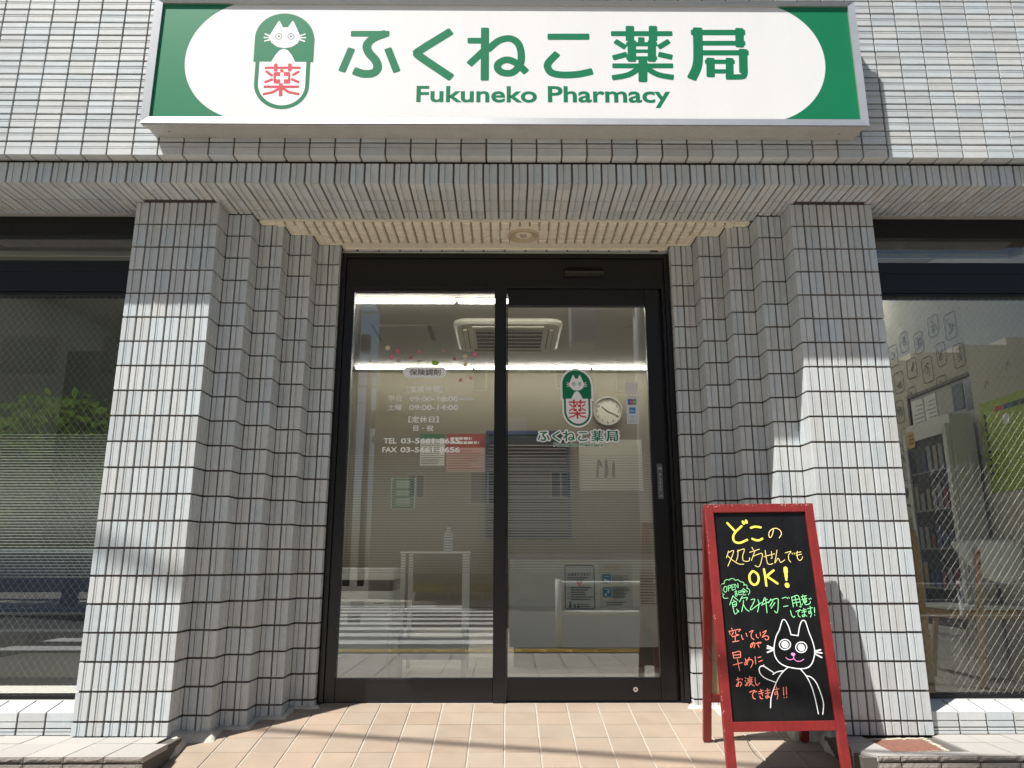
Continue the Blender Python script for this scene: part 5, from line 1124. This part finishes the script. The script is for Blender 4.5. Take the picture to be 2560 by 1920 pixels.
for k, (dx, top_) in enumerate(((-.06, 1.58), (.05, 1.50))):
    pts = [(2.78 + dx * t * (1.5 - t), 2.06 - .10 * t * t, 1.03 + (top_ - 1.03) * math.sin(t * 1.57)) for t in [i / 8 for i in range(9)]] + [(2.78 + dx * 1.6, 1.86, top_ - .10)]
    part('stem', MB().tube(pts, .0035, 6), LF, OR_)
for k in range(15):
    t = k / 14; x = 2.75 + RNG.uniform(-.11, .09); y = 1.93 + RNG.uniform(-.08, .08); z = 1.12 + t * .43 + RNG.uniform(-.02, .02)
    fm = MB(); a0 = RNG.uniform(0, 6); r = RNG.uniform(.034, .046)
    for p in range(5):
        a = a0 + p * 1.2566; tip = .010
        c = Vector((x + r * .55 * math.cos(a), y - .012, z + r * .55 * math.sin(a)))
        ring = [(c.x + r * .52 * math.cos(q), c.y + tip * math.cos(q - a), c.z + r * .46 * math.sin(q)) for q in [j * .785 for j in range(8)]]
        fm.add([(x, y, z)] + ring, [(0, 1 + j, 1 + (j + 1) % 8) for j in range(8)])
    fo_ = part('flower', fm, PET, OR_, smooth=True)
    part('flower_heart', MB().lathe([(.0, -.008), (.007, -.004), (.004, .004)], (x, y - .014, z), 8), mat('orchid_heart', (.45, .22, .08), .5), fo_)
for k in range(5):
    a = k * 1.3; lf = MB(); L0 = Vector((2.78, 2.08, 1.03)); d = Vector((math.cos(a), math.sin(a), 0)); w2 = Vector((-d.y, d.x, 0))
    rows = [(0, .008, 0), (.06, .022, .035), (.12, .024, .03), (.18, .004, -.01)]
    for off in (0, -.002):
        lf.v += [tuple(L0 + d * q + w2 * (s_ * h) + Vector((0, 0, z + off))) for q, h, z in rows for s_ in (-1, 1)]
    lf.f = [(2 * i, 2 * i + 1, 2 * i + 3, 2 * i + 2) for i in range(3)] + [(8 + 2 * i, 8 + 2 * i + 2, 8 + 2 * i + 3, 8 + 2 * i + 1) for i in range(3)]
    part('leaf', lf, LF, OR_, smooth=True)
SO = thing('dark_bench', 'dark navy upholstered bench low behind the dark window', 'bench', (-2.6, 1.3, 0))
NAVY = mat('navy_leather', (.012, .018, .035), .35, bump=(60, .5))
part('bench_back', MB().box(-3.3, -1.75, .95, 1.08, .38, .74), NAVY, SO, bevel=.02); part('bench_seat', MB().box(-3.3, -1.75, 1.085, 1.50, .28, .42), NAVY, SO, bevel=.02)
for x in (-3.2, -1.9):
    part('bench_leg', MB().box(x, x + .05, 1.0, 1.05, 0, .379), INK, SO); part('bench_leg', MB().box(x, x + .05, 1.40, 1.45, 0, .279), INK, SO)
PT = thing('partition', 'dark grey partition inside behind the dark window', 'partition', (-2.6, 2.0, 0))
part('partition_panel', MB().box(LEFT, -1.72, 2.62, 2.68, 0, 2.35), mat('partition_grey', (.11, .115, .10), .7, noise=(8, .06)), PT)
part('partition_post', MB().box(-2.42, -2.25, 2.55, 2.619, 0, 2.35), mat('partition_pale', (.17, .17, .16), .7), PT)

# ------------------------------------------------------------------ across the street (seen in the panes)
SIDING = mat('beige_siding', (.60, .52, .40), .8, var=.02, noise=(6, .04), noise2=(40, .05))
OB = thing('apartment_house', 'beige sided house across the road mirrored in the entrance door', 'building', (4, -22, -.5))
part('wall', MB().box(-4.3, 9.5, -30, -19.7, -.5, 9.2), SIDING, OB)
courses = MB()
for k in range(27): courses.box(-4.3, 9.5, -19.7, -19.685, -.35 + k * .35, -.06 + k * .35)
part('siding_course', courses, SIDING, OB, kind='stuff')
part('roof_slab', MB().box(-4.5, 9.7, -30.2, -19.3, 9.2, 9.45), mat('roof_grey', (.18, .18, .18), .7), OB)
WF = mat('white_window_frame', (.65, .65, .63), .5); WG = mat('house_window_glass', (.10, .12, .13), .08, spec=.8)
for x, z, w, h in ((-1.15, 6.1, .95, 1.1), (3.6, 6.1, 1.5, 1.2), (1.6, 6.2, .5, .95), (-1.2, 2.4, 1.2, 1.1), (1.4, 2.6, .7, .9), (4.2, 2.2, 1.6, 1.2), (-3.2, 2.6, .6, .8), (7.2, 6.1, 1.5, 1.2), (7.2, 2.2, 1.5, 1.2)):
    f = MB()
    for a in ((x, x + w, z, z + .06), (x, x + w, z + h - .06, z + h), (x, x + .06, z + .06, z + h - .06), (x + w - .06, x + w, z + .06, z + h - .06), (x + w / 2 - .03, x + w / 2 + .03, z + .06, z + h - .06)): f.box(a[0], a[1], -19.68, -19.60, a[2], a[3])
    wf = part('window', f, WF, OB); part('pane', MB().box(x + .06, x + w - .06, -19.67, -19.64, z + .06, z + h - .06), WG, wf)
part('eave_band', MB().box(-4.3, 9.5, -19.66, -19.2, 4.35, 4.55), mat('band_pale', (.55, .53, .48), .7), OB)
part('air_unit', MB().box(-.2, .65, -19.66, -19.3, 4.56, 5.2), WF, OB, bevel=.02)
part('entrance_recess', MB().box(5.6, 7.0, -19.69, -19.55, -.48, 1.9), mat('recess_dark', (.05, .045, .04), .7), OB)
bx = thing('projecting_sign', 'dark brown box sign projecting from the corner of the house opposite', 'sign', (-3.8, -19.4, 5.4))
part('sign_body', MB().box(-4.1, -3.0, -19.6, -19.0, 5.2, 6.9), mat('sign_brown', (.045, .03, .024), .5), bx, bevel=.03)
H2 = thing('neighbour_house', 'plain grey-beige house with a stepped roof line across the road', 'building', (15, -24, -.5))
part('wall', MB().box(10.2, 20, -30, -20.4, -.5, 6.6), mat('grey_beige_wall', (.48, .45, .38), .8, noise=(5, .05)), H2)
rf = MB()
for k in range(6): rf.box(10.2 + k * 1.64, 10.2 + (k + 1) * 1.64 - .002, -30, -20.3, 6.6, 6.9 + k * .27)
part('roof_step', rf, mat('grey_beige_roof', (.46, .43, .36), .8), H2)
for x in (12, 15, 17.5): 
    wf = part('window', MB().box(x, x + 1.3, -20.39, -20.34, 3.0, 4.2), WF, H2); part('pane', MB().box(x + .06, x + 1.24, -20.335, -20.32, 3.06, 4.14), WG, wf)
H3 = thing('office_block', 'dull grey-green building behind the street trees mirrored in the dark window', 'building', (-18, -26, -.5))
part('wall', MB().box(-40, -9.2, -36, -26, -.5, 14.5), mat('grey_green_wall', (.24, .25, .21), .8, noise=(5, .05)), H3); part('roof', MB().box(-40.3, -9.0, -36.3, -25.7, 14.5, 14.9), mat('roof_grey', (.18, .18, .18), .7), H3)
for k in range(6):
    for z in (1.2, 4.6, 8.0, 11.2):
        wf = part('window', MB().box(-33 + k * 4.1, -30.6 + k * 4.1, -25.99, -25.93, z, z + 1.7), mat('dark_window_frame', (.12, .12, .11), .5), H3); part('pane', MB().box(-32.9 + k * 4.1, -30.7 + k * 4.1, -25.925, -25.915, z + .08, z + 1.62), mat('office_pane', (.05, .055, .05), .2), wf)

CONC = mat('utility_concrete', (.36, .34, .31), .8, noise=(12, .06))
def pole(x, y, h, lab, grp='utility poles across the road'):
    t = thing('utility_pole', lab, 'utility pole', (x, y, -.5), grp)
    part('shaft', MB().tube([(x, y, -.5), (x, y, h)], [.17, .12], 14), CONC, t, smooth=True)
    for z in (h - .7, h - 1.5): part('cross_arm', MB().box(x - .9, x + .9, y - .05, y + .05, z, z + .08), STEEL, t)
    for k in range(5): part('insulator', MB().lathe([(.05, h - .62), (.07, h - .5), (.03, h - .42)], (x - .8 + k * .4, y, 0), 10), mat('insulator_dark', (.06, .05, .05), .3), t)
    part('transformer', MB().lathe([(.0, h - 3.6), (.26, h - 3.58), (.26, h - 2.7), (.0, h - 2.65)], (x + .42, y, 0), 16), mat('transformer_grey', (.20, .21, .22), .5), t)
    for k in range(12): part('step_bolt', MB().tube([(x - .28, y, 2.5 + k * .55), (x + .28, y, 2.5 + k * .55)], .012, 6), STEEL, t)
    return t
pole(-7.56, -32, 14.5, 'tall concrete utility pole at the edge of the mirrored sky'); pole(-6.87, -32, 10.6, 'shorter concrete utility pole next to the mirrored house corner')
WIRE = mat('cable_black', (.012, .012, .012), .5)
def cable(a, b, sag, r, lab, n=16):
    pts = [tuple(Vector(a).lerp(Vector(b), k / n) - Vector((0, 0, sag * 4 * (k / n) * (1 - k / n)))) for k in range(n + 1)]
    return solo('overhead_cable', MB().tube(pts, r, 6), WIRE, lab, 'cable', 'overhead cables along the street')
cable((-7.5, -31.9, 9.6), (6, -17.5, 8.4), .5, .018, 'black cable rising past the mirrored window of the house')
cable((-7.4, -31.9, 9.1), (8, -17.2, 7.0), .5, .022, 'thick black cable sloping across the mirrored beige house')
cable((-30, -33, 9.9), (-7.6, -31.9, 9.9), .6, .018, 'black cable running beside the mirrored sky gap')
cable((-30, -33, 8.4), (-7.0, -31.9, 8.3), .6, .022, 'lower black cable running beside the mirrored sky gap')
# cable over the pavement: its soft shadow lies across the ramp tiles
pa = Vector((-.799, .185, -.0585)) - SUN_DIR * 7.0; pb = Vector((.704, -.0838, -.1017)) - SUN_DIR * 7.0
dd = (pb - pa).normalized()
solo('overhead_cable', MB().tube([pa - dd * 14, pa - dd * 5, pb + dd * 5, pb + dd * 14], .020, 8), WIRE, 'cable overhead in the sun throwing a soft stripe on the ramp', 'cable', 'overhead cables along the street')
SPL = thing('signal_pole', 'pale steel signal pole on the kerb mirrored in the sliding door', 'pole', (1.9, -4.9, -.4))
part('shaft', MB().tube([(1.72, -4.7, -.36), (1.72, -4.7, 5.2)], .085, 16), mat('pale_pole_paint', (.50, .51, .50), .45), SPL, smooth=True)
part('signal_arm', MB().tube([(1.72, -4.7, 4.0), (1.2, -4.75, 4.05)], .05, 10), mat('pale_pole_paint', (.50, .51, .50), .45), SPL)
part('signal_box', MB().box(.82, 1.15, -4.9, -4.55, 3.35, 4.5), mat('signal_grey', (.40, .41, .41), .5), SPL, bevel=.04)
GP = mat('guard_rail_paint', (.62, .62, .60), .45)
GRL = thing('guard_rail', 'white pipe guard rail along the kerb mirrored low in the sliding door', 'guard rail', (3, -5.0, -.4))
for k in range(5): part('rail_post', MB().tube([(.65 + k * 1.5, -5.05, -.36), (.65 + k * 1.5, -5.05, .45)], .04, 10), GP, GRL, smooth=True)
for z in (.05, .40): part('rail_pipe', MB().tube([(.65, -5.05, z), (6.65, -5.05, z)], .028, 10), GP, GRL, smooth=True)
FGR = thing('guard_rail', 'yellow and grey guard rail on the far side of the road', 'guard rail', (-8, -18.2, -.5))
for k in range(4): part('rail_post', MB().tube([(-2.7 + k * 1.0, -18.3, -.48), (-2.7 + k * 1.0, -18.3, .1)], .05, 8), GP, FGR)
part('rail_beam', MB().box(-2.8, .4, -18.25, -18.2, -.22, .02), mat('yellow_rail', (.40, .29, .08), .6, noise=(3, .3)), FGR)

def leafy(name, col):
    m = mat(name, col, .6, var=.35); nt = m.node_tree; p = nt.nodes['Principled BSDF']
    tl = nt.nodes.new('ShaderNodeBsdfTranslucent'); tl.inputs[0].default_value = (col[0] * 1.5, col[1] * 1.5, col[2], 1); ms = nt.nodes.new('ShaderNodeMixShader'); ms.inputs[0].default_value = .5
    nt.links.new(p.outputs[0], ms.inputs[1]); nt.links.new(tl.outputs[0], ms.inputs[2]); nt.links.new(ms.outputs[0], nt.nodes['Material Output'].inputs['Surface'])
    return m
BARK = mat('street_tree_bark', (.09, .07, .055), .9, noise=(20, .2))
LEAFM = [leafy('street_leaf', (.10, .19, .035)), leafy('street_leaf_dark', (.07, .14, .03))]
def tree(x, y, h, rad, lab, seed, m):
    rg = random.Random(seed)
    t = thing('street_tree', lab, 'tree', (x, y, -.5), 'leafy street trees across the road')
    tr = MB().tube([(x, y, -.5), (x + .1, y, h * .3), (x, y + .1, h * .7)], [.22, .15, .06], 9)
    for k in range(7):
        a = rg.uniform(0, 6.28); tr.tube([(x + .08, y, h * (.28 + .05 * k)), (x + rad * .6 * math.cos(a), y + rad * .6 * math.sin(a), h * (.5 + .05 * k))], [.07, .02], 6)
    part('trunk', tr, BARK, t, smooth=True)
    cr = MB(); blobs = []
    for k in range(16):
        a = rg.uniform(0, 6.28); e = rg.uniform(-.7, 1); r = rad * rg.uniform(.35, .8)
        blobs.append((x + r * math.cos(a), y + r * math.sin(a), h * .62 + e * h * .30, rad * rg.uniform(.28, .42)))
    for k in range(2600):
        bx_, by_, bz_, br = blobs[rg.randrange(16)]
        v = Vector((rg.gauss(0, 1), rg.gauss(0, 1), rg.gauss(0, 1))).normalized() * br * rg.uniform(.55, 1.08)
        c = Vector((bx_, by_, bz_)) + v; sz = rg.uniform(.10, .22)
        u = Vector((rg.gauss(0, 1), rg.gauss(0, 1), rg.gauss(0, 1))).normalized(); w = u.orthogonal().normalized()
        cr.add([c - u * sz, c + w * sz * .5, c + u * sz, c - w * sz * .5], [(0, 1, 2, 3)])
    part('crown', cr, m, t)
tree(-11.6, -17.0, 4.6, 2.3, 'broad street tree mirrored in the dark window near its pillar', 3, LEAFM[0])
tree(-15.6, -18.5, 5.6, 3.0, 'larger street tree mirrored in the middle of the dark window', 5, LEAFM[0])
tree(-20.5, -19.5, 7.0, 3.0, 'dark street tree further along before the grey-green building', 9, LEAFM[1])
